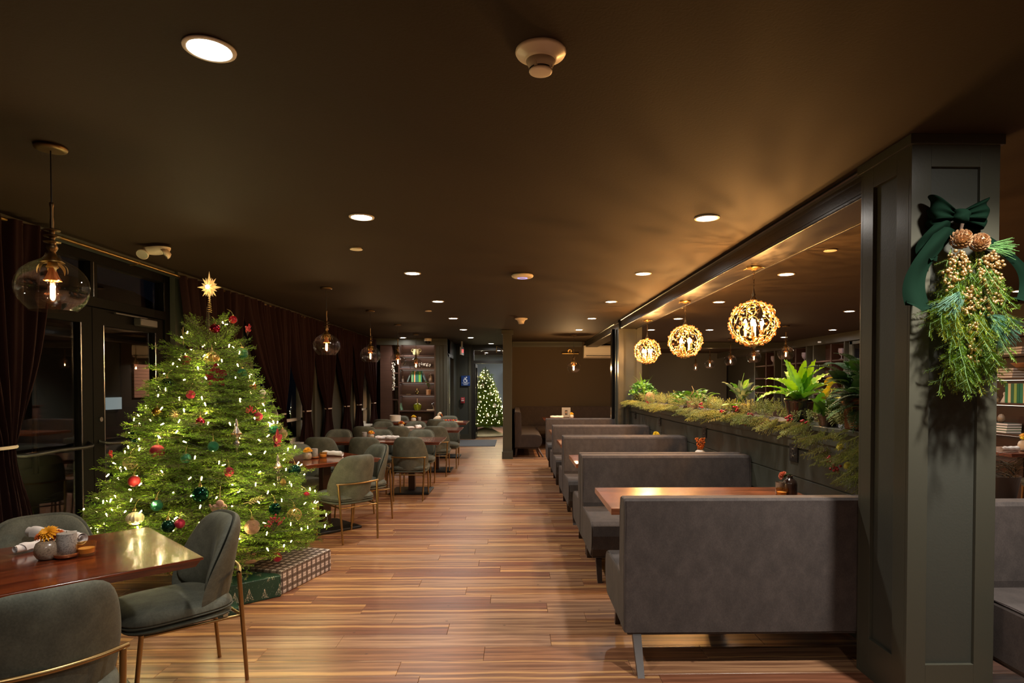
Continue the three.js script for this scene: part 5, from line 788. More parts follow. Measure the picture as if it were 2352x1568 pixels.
  const m = thing('floor_mat', 'dark grey ribbed mat in front of the lobby doorway', 'mat', [-1.0, 0, -15.85]); part(m, 'mat', rbox(1.05, 0.012, 1.75, 0.004, 0, 0.006, 0), hex(0x545559, 0.95, { bumpMap: weave, bumpScale: 0.003 }));
  const cc = thing('door_chain_hook', 'small brass lantern bracket by the partition head near the lobby', 'bracket', [-0.3, 2.36, -15.2]); cc.name = 'brass_bracket'; part(cc, 'arm', tube([[0.08, 0.03, 0], [0.02, 0, 0], [-0.04, 0.04, 0], [-0.14, 0.1, 0]], 0.006, 16, 6), M.brass); part(cc, 'drop', rod([-0.14, 0.1, 0], [-0.14, -0.06, 0], 0.012, 0.012), M.brass);
}
// ---------------------------------------------------------------- ledge: plants and cedar garland
function blade(L, W, { bend = 1.2, wave = 0, waves = 8, fold = 0.3, tip = 1, n = 24, base = 0.25, twist = 0 } = {}) { // grows up +y and bends toward +z
  const pos = []; let y = 0, z = 0; for (let j = 0; j <= n; j++) { const k = j / n; pos.push([y, z, bend * k]); y += Math.cos(bend * k) * L / n; z += Math.sin(bend * k) * L / n; }
  return sheet((s, v) => { const j = Math.round(v * n), [yy, zz, a] = pos[j], k = v, w = W * Math.pow(Math.sin(Math.PI * Math.min(1, base * (1 - k) * 0.6 + 0.04 + k * (0.96 - 0.0))), tip) , x = (s - 0.5) * 2 * w, e = Math.abs(s - 0.5) * 2, up = fold * Math.abs(x) + wave * W * e * Math.sin(k * waves * 6.2832 + (s > 0.5 ? 1 : 0)), tw = twist * k; return [x * Math.cos(tw), yy + Math.sin(a) * up, zz - Math.cos(a) * up + x * Math.sin(tw)]; }, 8, n);
}
function placeLeaf(t, name, g, m, pos, yaw, lean = 0) { const o = part(t, name, g, m); o.position.set(...pos); o.rotation.set(lean, yaw, 0, 'YXZ'); return o; }
const LX = 2.09, LY = 1.215;
function pot(t, name, R, r, h, m) { return part(t, name, lathe([[0, 0], [r, 0], [r * 1.04, h * 0.04], [R * 0.97, h * 0.8], [R, h * 0.82], [R * 1.03, h * 0.9], [R, h], [R * 0.9, h], [R * 0.86, h * 0.85], [0, h * 0.84]], 36), m); }
const glaze = phys(0xffffff, 0.2, { map: tex(128, 128, (u, v) => mix([24, 15, 12], [60, 40, 28], ss(0.45, 0.75, fbm(u, v, 24, 12, 3)))), clearcoat: 1, clearcoatRoughness: 0.08 });
{ // bird's nest fern
  const t = thing('potted_fern', 'bright green fern with long wavy strap fronds in a dark glazed pot on the ledge', 'plant', [LX, LY, -4.45]), r = rng(31);
  part(t, 'saucer', lathe([[0, 0.01], [0.08, 0.01], [0.1, 0.03], [0.105, 0.03], [0.085, 0], [0, 0]], 36), phys(0x1d2420, 0.15, { clearcoat: 1 })); const p = pot(t, 'pot', 0.11, 0.082, 0.155, glaze); p.position.y = 0.016; part(t, 'soil', cyl(0.095, 0.095, 0.005, 0, 0.14, 0, 24), M.bark);
  for (let i = 0; i < 24; i++) { const k = i / 24, out = i < 5, L = out ? 0.3 + r() * 0.06 : 0.28 + 0.14 * r(), lean = i < 6 ? 0.1 + 0.15 * r() : 0.25 + 0.75 * k; placeLeaf(t, 'frond', blade(L, 0.028 + 0.014 * r(), { bend: 0.45 + 0.7 * r() + k * 0.3, wave: 0.16, waves: 8 + Math.floor(r() * 4), fold: 0.35, tip: 0.7 }), M.leafbright, [0.02 * Math.cos(i), 0.145, 0.02 * Math.sin(i)], i * 2.39996 + r() * 0.3, lean); }
}
{ // broad leaved plant with grey shield leaves
  const t = thing('leafy_plant', 'plant with broad grey green leaves and one tall bright paddle leaf on the ledge', 'plant', [LX, LY, -5.62]), r = rng(32); pot(t, 'pot', 0.085, 0.07, 0.1, IM.brownpot);
  placeLeaf(t, 'leaf', blade(0.3, 0.034, { bend: 0.3, fold: 0.4, tip: 0.8, wave: 0.1, waves: 2 }), M.leaf, [0, 0.08, 0], 1.2, -0.06); placeLeaf(t, 'leaf', blade(0.3, 0.042, { bend: 0.5, fold: 0.25, tip: 0.8 }), M.leafbright, [-0.02, 0.06, 0.02], -0.9, 1.25);
  for (let i = 0; i < 17; i++) placeLeaf(t, 'leaf', blade(0.17 + 0.13 * r(), 0.026 + 0.012 * r(), { bend: 0.5 + r() * 0.8, fold: 0.5, tip: 0.75, wave: 0.3, waves: 2.5, twist: (r() - 0.5) * 1.4 }), i % 3 ? M.leafgrey : M.leaf, [0, 0.08, 0], i * 2.4 + r(), -0.1 + 0.55 * r());
}
{ // trailing pothos
  const t = thing('trailing_plant', 'low trailing plant with heart leaves in a tan pot on the ledge', 'plant', [LX - 0.02, LY, -7.08]), r = rng(33); pot(t, 'pot', 0.075, 0.06, 0.09, M.terracotta);
  for (let i = 0; i < 34; i++) { const a = r() * 6.28, R = 0.04 + 0.2 * r(), h = 0.1 + 0.13 * r() - R * 0.35, e = [Math.cos(a) * R, h, Math.sin(a) * R * 1.25]; part(t, 'stem', tube([[0, 0.08, 0], [e[0] * 0.4, h + 0.03, e[2] * 0.4], e], 0.0022, 8, 4), M.leafbright); placeLeaf(t, 'leaf', blade(0.085 + 0.04 * r(), 0.034 + 0.008 * r(), { bend: 1.2, fold: 0.3, tip: 0.6, base: 0.9 }), i % 4 ? M.leaf : M.leafbright, e, Math.atan2(e[0], e[2]) + (r() - 0.5) * 1.4, 0.5 + r() * 0.6); }
  for (const s of [[-0.06, 0.26, 0.16], [-0.02, 0.2, 0.2]]) part(t, 'bare_stem', tube([[-0.02, 0.08, 0.04], [s[0], 0.15, s[2] * 0.7], [s[0] + 0.02, 0.2, s[2]], s], 0.004, 16, 5), hex(0xb89a66, 0.8));
}
{ // leafy mound in a black bowl
  const t = thing('potted_herb', 'bushy light green plant mounding over a black bowl at the far end of the ledge', 'plant', [LX + 0.02, LY, -10.1]), r = rng(34); part(t, 'bowl', lathe([[0, 0], [0.07, 0], [0.13, 0.05], [0.14, 0.11], [0.132, 0.11], [0.12, 0.06], [0, 0.03]], 36), phys(0x0d0d0e, 0.1, { clearcoat: 1 }));
  for (let i = 0; i < 150; i++) { const a = r() * 6.28, q = Math.sqrt(r()), R = 0.34 * q, h = 0.13 + 0.24 * (1 - q * q) * (0.6 + 0.4 * r()) - 0.02; placeLeaf(t, 'leaf', blade(0.07 + 0.05 * r(), 0.02 + 0.012 * r(), { bend: 1.1, fold: 0.3, tip: 0.7, base: 0.7, n: 10 }), i % 3 ? M.leaf : M.leafbright, [Math.cos(a) * R * 0.6, h, Math.sin(a) * R], a + r() * 3, 0.4 + r()); }
  for (let i = 0; i < 9; i++) placeLeaf(t, 'grass_blade', blade(0.34 + 0.1 * r(), 0.006, { bend: 0.5 + r() * 0.6, fold: 0.2, n: 14 }), M.leafbright, [0, 0.1, 0.12 + 0.04 * r()], r() * 6, 0.15);
  const s = thing('standing_stone', 'pale egg shaped stone standing in the garland beside the black bowl', 'stone', [LX - 0.01, LY + 0.03, -9.4]); part(s, 'stone', lathe([[0, -0.03], [0.06, -0.02], [0.075, 0.03], [0.06, 0.1], [0.03, 0.135], [0, 0.142]], 24), M.terracotta);
}
function frond(seed, L, m = 14) { const r = rng(seed), l = [], pts = []; for (let k = 0; k <= m; k++) { const q = k / m; pts.push(V3(0, L * q * (1 - 0.25 * q), L * 0.65 * q * q)); } l.push(tube(pts, 0.0018, 16, 4)); for (let k = 2; k <= m; k++) { const q = k / m, w = L * 0.26 * Math.sin(Math.PI * (0.15 + 0.83 * q)); for (const s of [-1, 1]) { const g = pillow(superell(w / 2, w * 0.16, 1.7), 0.0012, 0.0008, (u, v, c) => [(u + w / 2) * s, v, c], 10, 2); l.push(g.rotateZ(s * 0.45).rotateX(0.9 * q).translate(pts[k].x, pts[k].y, pts[k].z)); } } return mg(l); }
{ // dense dark fern next to the column
  const t = thing('dark_fern', 'dense dark green fern spilling from a rough clay pot next to the square column', 'plant', [LX - 0.01, LY, -3.62]), r = rng(35); pot(t, 'pot', 0.115, 0.095, 0.19, M.terracotta2);
  const fg = [0, 1, 2, 3].map((i) => frond(50 + i, 0.14 + 0.02 * i, 18));
  for (let i = 0; i < 190; i++) { const up = i < 120, o = placeLeaf(t, 'frond', fg[i % 4], i % 4 ? (i % 4 === 1 ? M.leaf : M.leafdark) : M.leafgrey2, [(r() - 0.5) * 0.12, (up ? 0.16 + r() * 0.2 : 0.1 + 0.1 * r()), (r() - 0.5) * 0.26], r() * 6.28, up ? 0.1 + r() * 0.7 : 0.8 + r() * 0.9); o.scale.setScalar(0.75 + r() * 0.5); }
}
{
  const t = thing('lily_plant', 'leafy plant with large oval leaves and yellow green tips, in front of the dark fern', 'plant', [LX - 0.06, LY, -3.93]), r = rng(36); pot(t, 'pot', 0.07, 0.055, 0.08, IM.brownpot);
  for (let i = 0; i < 22; i++) { const y = i < 7; placeLeaf(t, 'leaf', blade(y ? 0.07 : 0.13 + 0.07 * r(), y ? 0.028 : 0.034 + 0.014 * r(), { bend: 0.7 + r() * 0.9, fold: 0.3, tip: 0.65, base: 0.6 }), y ? M.yellowleaf : i % 2 ? M.leaf : M.leafgrey, [(r() - 0.7) * 0.1, 0.05 + (y ? 0.12 + 0.1 * r() : 0.08 * r()), (r() - 0.5) * 0.14], -1.2 + r() * 3.4, 0.2 + r() * 0.8); }
  for (let i = 0; i < 6; i++) part(t, 'stem', tube([[0, 0.05, 0], [-0.05 + r() * 0.1, 0.15, 0.05 * r()], [-0.08 + r() * 0.12, 0.22 + r() * 0.05, 0.08 * r()]], 0.0028, 10, 5), M.yellowleaf);
}
{ // cedar garland
  const t = thing('cedar_garland', 'cedar garland with red berries draped along the ledge of the booth wall', 'garland', [0, LY, 0]), r = rng(37), a = [[], [], []], c = [[], [], []], g = [0, 1, 2].map((i) => sprigGeo(60 + i, 0.16 + 0.03 * i, { twigs: 12, nl: 0.013, nw: 0.006, den: 300, flat: 0.75, side: 0.42, curl: 0.25, stem: 0.0016 }));
  const hang = (d) => 0.55 + 0.45 * Math.sin(d * 3.1) + (d < 4.1 ? 1.4 * ss(4.25, 3.7, d) : 0);
  for (let i = 0; i < 900; i++) { const d = 3.3 + 7.3 * Math.pow(r(), 1.15); if (Math.abs(d - 4.45) < 0.11 && r() < 0.8) continue; const edge = r(), h = hang(d), x = edge < 0.62 ? 1.97 - r() * 0.035 : 2.0 + r() * 0.2, y = edge < 0.62 ? 0.03 - r() * r() * 0.085 * h - (d < 4.0 ? r() * 0.28 * ss(4.1, 3.6, d) : 0) : 0.01 + 0.05 * r(), dir = edge < 0.62 ? V3(-0.5 - r() * 0.4, -0.6 - r() * 0.5 * h + 0.35 * r(), (r() - 0.5) * 1.6) : V3((r() - 0.6), 0.2 + r() * 0.5, (r() - 0.5) * 2); const k = i % 3; a[k].push(basis(V3(x, y, -d), dir, V3(-1, 0.6, 0), 0.4 + r() * 0.4)); const b = 0.7 + 0.6 * r(); c[k].push(new THREE.Color(b, b * (0.92 + 0.16 * r()), b * (0.6 + 0.6 * r()))); }
  g.forEach((q, i) => { instanced(t, 'foliage', q.needles, M.cedar, a[i], c[i]); instanced(t, 'twigs', q.stems, M.bark, a[i]); });
  const bg = sph(0.0085, 0, 0, 0, 10, 8); [[5.0, 1.95, 0.0], [5.35, 1.96, 0.05], [5.6, 1.93, 0.02], [4.78, 1.95, -0.02], [5.12, 1.94, -0.06], [6.35, 1.96, 0.05], [3.62, 1.93, -0.24], [3.7, 1.94, -0.2], [4.05, 1.95, 0.0], [8.9, 1.95, 0.0], [4.3, 1.96, 0.02]].forEach(([d, x, y]) => { for (let i = 0; i < 11; i++) { const b = part(t, 'berry', bg, M.berry); b.position.set(x - r() * 0.03, y + (r() - 0.3) * 0.05, -d + (r() - 0.5) * 0.1); } });
  for (const [d, y] of [[3.78, -0.16], [5.25, -0.02], [6.9, 0.02]]) { const q = part(t, 'pine_cone', coneScales(0.022, 0.055), hex(0x5a4036, 0.8)); q.position.set(1.93, y, -d); q.rotation.set(1, d, 0.6); }
  for (const [d, y] of [[3.52, -0.2], [3.5, -0.42], [3.6, -0.1]]) { const q = part(t, 'yellow_tuft', blossom(0.03, 12, 5).map((q2) => q2.rotateX(1).rotateY(-1.4)), M.yellowleaf); q.position.set(1.93, y, -d); }
}
// ---------------------------------------------------------------- swag on the column
{
  const t = thing('holiday_swag', 'holiday swag with dark green velvet bow, gilt cones and gold berries on the column', 'swag', [1.985, 0, -2.751]), r = rng(38);
  const tailG = (x0, y0, x1, y1, w0, w1, bulge, z1) => sheet((s, v) => { const x = x0 + (x1 - x0) * Math.sin(v * 1.57) + bulge * Math.sin(v * 3.14), y = y0 + (y1 - y0) * v, w = w0 + (w1 - w0) * v; return [x + (s - 0.5) * w, y - (v > 0.97 ? 0.03 * Math.abs(s - 0.5) * -2 : 0) + 0.02 * (s - 0.5) * (x1 > 0 ? 1 : -1), 0.05 + z1 * v + 0.014 * Math.sin(v * 6 + s * 2) + 0.012 * Math.sin(s * 5)]; }, 10, 36);
  part(t, 'tail', tailG(-0.06, 2.17, -0.205, 1.80, 0.085, 0.11, -0.035, 0.03), M.greenvelvet); part(t, 'tail', tailG(0.07, 2.14, 0.26, 1.84, 0.07, 0.09, 0.07, 0.03), M.greenvelvet); part(t, 'tail', tailG(-0.07, 2.2, -0.14, 2.03, 0.07, 0.08, -0.03, -0.01), M.greenvelvet);
  const loop = (s, L, H, tilt, z) => sheet((u, v) => { const a = v * 6.2832, rr = Math.sin(a / 2), fan = H * (0.28 + 0.72 * rr), x = s * L * rr * (1 - 0.06 * Math.cos(u * 9)), fold = 0.007 * Math.sin(u * 16) * (1.3 - rr); return [x, (u - 0.5) * fan + tilt * rr * L, z + 0.034 * Math.sin(a) * (0.6 + 0.4 * rr) + fold]; }, 20, 40);
  for (const [s, L, H, ti, z] of [[-1, 0.125, 0.11, 0.28, 0.055], [1, 0.125, 0.1, 0.24, 0.055], [-1, 0.12, 0.09, -0.1, 0.035], [1, 0.13, 0.08, -0.12, 0.035]]) { const o = part(t, 'bow_loop', loop(s, L, H, ti, 0), M.greenvelvet); o.position.set(-0.02, 2.228, z); }
  const kn = part(t, 'bow_knot', pillow(superell(0.034, 0.032, 3), 0.032, 0.02, (u, v, w) => [u + 0.004 * Math.sin(v * 160), v, w], 30, 7, 2.4), M.greenvelvet); kn.position.set(-0.02, 2.222, 0.07);
  for (const [x, y, s] of [[-0.032, 2.118, 1.06], [0.05, 2.104, 1]]) { const q = part(t, 'gilt_cone', coneScales(0.042 * s, 0.075 * s), hex(0xa98562, 0.35, { metalness: 0.55 })); q.position.set(x, y, 0.09); q.rotation.set(1.2, 0, x * 3); }
  part(t, 'cone_stem', rod([-0.03, 2.15, 0.08], [-0.025, 2.185, 0.085], 0.006, 0.008, 8), M.bark);
  const gg = [0, 1, 2].map((i) => sprigGeo(70 + i, 0.17 + 0.02 * i, { twigs: 5, nl: 0.0155, nw: 0.0036, den: 430, flat: 0.7, side: 0.42, curl: 0.25 })), a = [[], [], []], c = [[], [], []], sil = (y) => 0.122 * Math.pow(Math.sin(Math.PI * sat(0.2 + 0.78 * (2.1 - y) / 0.62)), 0.8);
  for (let i = 0; i < 120; i++) { const y = 2.1 - 0.5 * Math.pow(r(), 0.9), w = sil(y - 0.05), x = (r() - 0.5) * 2 * w, k = i % 3; a[k].push(basis(V3(x + 0.02, y, 0.02 + 0.07 * r()), V3(x * 3.2 + (r() - 0.5) * 0.6, -1.2, 0.5 * (r() - 0.2)), V3(0, 0.2, 1), 0.7 + 0.4 * r())); const b = 0.75 + 0.5 * r(), gold = r() < 0.4; c[k].push(gold ? new THREE.Color(2.6 * b, 1.6 * b, 2.2 * b) : new THREE.Color(1.5 * b, 1.35 * b, 2 * b)); }
  gg.forEach((q, i) => { instanced(t, 'foliage', q.needles, M.needle, a[i], c[i]); instanced(t, 'twigs', q.stems, IM.stem, a[i]); });
  const fan = (n, L, spread, m, name, pos, rz) => { const l = []; for (let i = 0; i < n; i++) { const th = (r() - 0.5) * spread, e = L * (0.7 + r() * 0.35); l.push(tube([[0, 0, 0], [Math.sin(th) * e * 0.5, -Math.cos(th) * e * 0.5, 0.02 + r() * 0.02], [Math.sin(th) * e, -Math.cos(th) * e - 0.01, (r() - 0.3) * 0.06]], 0.0008, 5, 3)); } const o = part(t, name, l, m); o.position.set(...pos); o.rotation.z = rz; };
  const blue = hex(0x45705a, 0.6); fan(150, 0.19, 1.0, blue, 'long_needles', [0.075, 1.8, 0.07], 0.85); fan(90, 0.15, 0.9, blue, 'long_needles', [-0.02, 1.9, 0.08], -0.7); fan(80, 0.14, 0.8, hex(0x5d8a4a, 0.6), 'long_needles', [0.08, 2.09, 0.05], 1.5);
  const bg = sph(0.0064, 0, 0, 0, 12, 8), bm = hex(0xb08f5e, 0.28, { metalness: 0.75 }), ms = []; for (const [x, y, w, h, n] of [[-0.045, 2.0, 0.05, 0.14, 110], [0.095, 1.98, 0.055, 0.17, 170], [0.0, 1.85, 0.04, 0.13, 110], [0.03, 1.68, 0.034, 0.14, 90], [-0.085, 1.94, 0.03, 0.1, 50], [0.125, 1.87, 0.028, 0.09, 50], [0.075, 1.84, 0.035, 0.12, 60], [0.025, 1.6, 0.028, 0.07, 40]]) for (let i = 0; i < n; i++) { const u = (r() - 0.5) * 2, v = (r() - 0.5) * 2; if (u * u + v * v > 1) continue; ms.push(new THREE.Matrix4().makeTranslation(x + u * w, y + v * h / 2, 0.075 + 0.035 * r()).scale(V3(1, 1, 1).multiplyScalar(0.75 + 0.5 * r()))); }
  ms.forEach((m, i) => { if (i < 290) { const o = part(t, 'berry', bg, bm); m.decompose(o.position, o.quaternion, o.scale); } }); if (ms.length > 290) instanced(t, 'berries', bg, bm, ms.slice(290));
  part(t, 'hook', [rod([-0.02, 2.245, 0.0], [-0.02, 2.262, 0.03], 0.003)], M.chrome);
}
// ---------------------------------------------------------------- built-in shelves and what stands on them
function strip(parent, w, pos, k = 1, col = new THREE.Color(1, 0.86, 0.74)) { const p = part(parent, 'led_strip', rbox(w, 0.006, 0.008, 0.002), glow(col, 0.4, 0.3)); p.position.set(...pos); const l = new THREE.RectAreaLight(col, LUM.shelf * k, w, 0.014); l.position.set(pos[0], pos[1] - 0.006, pos[2]); l.rotation.x = -Math.PI / 2; l.name = 'shelf_light'; parent.add(l); }
const SH = [2.207, 1.897, 1.569, 1.26, 0.886, 0.5], book = (w, h, d, m, pages = M.linen) => { const g = new THREE.Group(); return [[rbox(0.004, h, d, 0.0015, -w / 2, h / 2, 0), rbox(0.004, h, d, 0.0015, w / 2, h / 2, 0), rbox(w, h, 0.005, 0.002, 0, h / 2, d / 2)], [rbox(w - 0.006, h - 0.01, d - 0.008, 0.001, 0, h / 2, -0.002)]]; };
function addBook(pos, w, h, d, color, label, rot = [0, 0, 0], group) { const t = thing('book', label, 'book', pos, 0, group), [cv, pg] = book(w, h, d); part(t, 'cover', cv, hex(color, 0.6)); part(t, 'pages', pg, M.linen); t.rotation.set(...rot); return t; }
{
  const t = thing('bookshelf', 'tall dark brown built-in bookshelf with lit shelves at the end of the tables', 'bookshelf', [0, 0, 0]), B = M.shelfwood;
  part(t, 'back_panel', bx(-3.16, -1.86, 0, 2.5, 15.06, 15.1), B); part(t, 'upright', bx(-3.2, -2.92, 0, 2.52, 14.7, 15.1, 0.003), B); part(t, 'upright', bx(-2.775, -2.745, 0, 2.52, 14.72, 15.06, 0.003), B); part(t, 'upright', bx(-1.915, -1.88, 0, 2.52, 14.7, 15.1, 0.003), B); part(t, 'header', bx(-2.92, -1.9, 2.49, 2.53, 14.7, 15.06), B);
  SH.forEach((y) => { part(t, 'shelf', bx(-2.745, -1.915, y - 0.028, y, 14.73, 15.06, 0.002), B); part(t, 'shelf', bx(-2.92, -2.775, y - 0.128, y - 0.1, 14.75, 15.06, 0.002), B); });
  [2.485, ...SH.slice(0, 4).map((y) => y - 0.034)].forEach((y, i) => strip(t, 0.78, [-2.33, y, -14.99], i ? 0.6 : 1)); part(t, 'base_cabinet', bx(-2.92, -1.915, 0, 0.47, 14.72, 15.0), B);
  const X = (px) => (px - 1182) / 1410 * 14.85, D = -14.88;
  const j = thing('two_handled_jar', 'cream two handled jar on the top shelf of the lit bookshelf', 'jar', [X(957), SH[0], D]); part(j, 'jar', lathe([[0, 0], [0.06, 0], [0.085, 0.05], [0.075, 0.13], [0.07, 0.16], [0.062, 0.16], [0.06, 0.12], [0, 0.02]], 28), hex(0xd8d09c, 0.4)); for (const s of [-1, 1]) part(j, 'handle', new THREE.TorusGeometry(0.035, 0.011, 8, 20).translate(s * 0.08, 0.125, 0), hex(0xd8d09c, 0.4));
  const fr = thing('framed_print', 'dark flat framed print lying against the shelf back', 'picture', [X(936), SH[1], D - 0.08]); part(fr, 'frame', rbox(0.32, 0.19, 0.015, 0.003, 0, 0.095, 0), hex(0x4a4448, 0.5)); part(fr, 'picture', rbox(0.29, 0.16, 0.004, 0.001, 0, 0.095, 0.008), hex(0x5b565c, 0.6));
  const wb = thing('berry_branch', 'branch of white berries lying on the second lit shelf', 'branch', [X(976), SH[1] + 0.03, D]), q = rng(4); part(wb, 'twig', tube([[-0.13, 0.0, 0], [0, 0.03, 0.02], [0.14, 0.03, 0]], 0.004, 12, 5), M.bark); const bg = sph(0.012, 0, 0, 0, 8, 6); for (let i = 0; i < 44; i++) part(wb, 'berry', bg, M.white).position.set((q() - 0.5) * 0.3, 0.02 + q() * 0.07, (q() - 0.5) * 0.06);
  const wg = thing('hanging_garland', 'garland of small white berries hanging down the side bay of the bookshelf', 'garland', [X(908), 1.98, -14.72]), q2 = rng(14); part(wg, 'cord', tube([[0, 0.05, 0], [0.01, -0.25, 0.01], [-0.01, -0.6, 0]], 0.003, 20, 5), M.bark); for (let i = 0; i < 70; i++) part(wg, 'berry', bg, M.white).position.set((q2() - 0.5) * 0.09 * (1 - i / 140), 0.05 - i * 0.0095, (q2() - 0.5) * 0.06);
  const bo = thing('small_bottle', 'small pale bottle at the end of the green books on the lit shelf', 'bottle', [X(926), SH[2], D]); part(bo, 'bottle', lathe([[0, 0], [0.03, 0], [0.032, 0.07], [0.012, 0.1], [0.011, 0.15], [0, 0.15]], 20), hex(0x8d827e, 0.4));
  addBook([X(938), SH[2] + 0.004, D], 0.03, 0.23, 0.16, 0x5c6c6a, 'grey green book leaning at the window end of the green books', [0, 0, -0.36]);
  ['#7fb07a', '#2f7a5a', '#e0a878', '#2b6a5e', '#1f6a62', '#3f8a4a', '#8fbf4a', '#2f7a66'].forEach((c, i) => addBook([X(948.5) + i * 0.0315, SH[2], D], 0.029, 0.245 + 0.012 * ((i * 5) % 3), 0.17, c, `upright book in the green row of the lit shelf, ${ORD[i]} from the window side`, [0, 0, 0], 'green books on the lit bookshelf'));
  addBook([X(979.5), SH[2] + 0.004, D], 0.03, 0.22, 0.16, 0x5f6c70, 'grey book leaning at the aisle end of the green books', [0, 0, 0.36]);
  const ow = thing('ceramic_owl', 'grey speckled owl shaped jar beside the leaning book', 'jar', [X(990), SH[2], D]); part(ow, 'body', lathe([[0, 0], [0.045, 0], [0.058, 0.06], [0.05, 0.13], [0.04, 0.15], [0.047, 0.175], [0.03, 0.2], [0, 0.205]], 24), IM.pot); for (const s of [-1, 1]) part(ow, 'eye', sph(0.012, s * 0.02, 0.165, 0.036, 8, 6), M.black);
  const pl = thing('potted_plant', 'small green plant with long leaves in a tan pot on the lit bookshelf', 'plant', [X(985), SH[3], D + 0.04]), q3 = rng(15); pot(pl, 'pot', 0.065, 0.05, 0.13, M.terracotta); for (let i = 0; i < 16; i++) placeLeaf(pl, 'leaf', blade(0.16 + 0.08 * q3(), 0.021, { bend: 0.9 + q3() * 0.6, fold: 0.3 }), i % 3 ? M.leaf : M.leafgrey, [0, 0.16 + 0.1 * q3(), 0], i * 2.4, 0.3 + q3() * 0.6); part(pl, 'stem', [0, 1, 2].map((i) => rod([0, 0.1, 0], [0.03 * (i - 1), 0.27, 0.01], 0.005, 0.003, 6)), M.bark);
  const gv = thing('gold_vase', 'round smoky gold vase with a thin neck on the lit bookshelf', 'vase', [X(958.5), SH[3], D]); part(gv, 'vase', lathe([[0, 0], [0.035, 0], [0.05, 0.03], [0.05, 0.06], [0.03, 0.09], [0.012, 0.105], [0.009, 0.16], [0.014, 0.165], [0, 0.16]], 28), std([0.35, 0.28, 0.12], 0.15, { metalness: 0.9 }));
  const dd = thing('small_dish', 'shallow white dish on the lit bookshelf', 'dish', [X(939), SH[3], D]); part(dd, 'dish', lathe([[0, 0.004], [0.04, 0.004], [0.065, 0.022], [0.068, 0.022], [0.045, 0], [0, 0]], 24), M.ivory);
  addBook([X(921), SH[4] + 0.004, D], 0.012, 0.26, 0.18, 0x9a8f82, 'thin pale book leaning at the end of the lowest lit shelf', [0, 0, 0.22]); addBook([X(924), SH[4] + 0.006, D], 0.025, 0.26, 0.18, 0x6f9a82, 'large sage green book leaning on the lowest lit shelf', [0, 0, 0.24]);
  const gl = thing('green_glass_vase', 'squat lime green glass vase on the lowest lit shelf', 'vase', [X(959), SH[4], D]); part(gl, 'vase', sheet((s, v) => { const a = s * 6.2832, y = v * 0.18, r = (0.06 + 0.03 * Math.sin(v * 2.6) - 0.04 * ss(0.75, 1, v)) * (1 + 0.08 * Math.cos(a * 8)); return [r * Math.cos(a), y, -r * Math.sin(a)]; }, 96, 20), phys(0xb4c832, 0.15, { transmission: 0.5, thickness: 0, clearcoat: 1 })); part(gl, 'candle', cyl(0.012, 0.01, 0.16, 0, 0.13, 0, 14), hex(0xe6c9b0, 0.5));
  const sk = thing('silver_orb', 'small silver orb ornament on a stand on the lowest lit shelf', 'ornament', [X(996.5), SH[4] + 0.026, D]); part(sk, 'stand', lathe([[0, 0], [0.03, 0], [0.01, 0.03], [0.012, 0.06], [0, 0.06]], 16), M.ivory); part(sk, 'orb', new THREE.IcosahedronGeometry(0.055, 1).translate(0, 0.11, 0), std([0.5, 0.46, 0.5], 0.15, { metalness: 0.9, flatShading: true })); addBook([X(991), SH[4] + 0.012, D], 0.022, 0.19, 0.14, 0xcfc0a4, 'cream book lying flat under the silver orb', [0, 0, 1.5708]).position.x += 0.09;
}
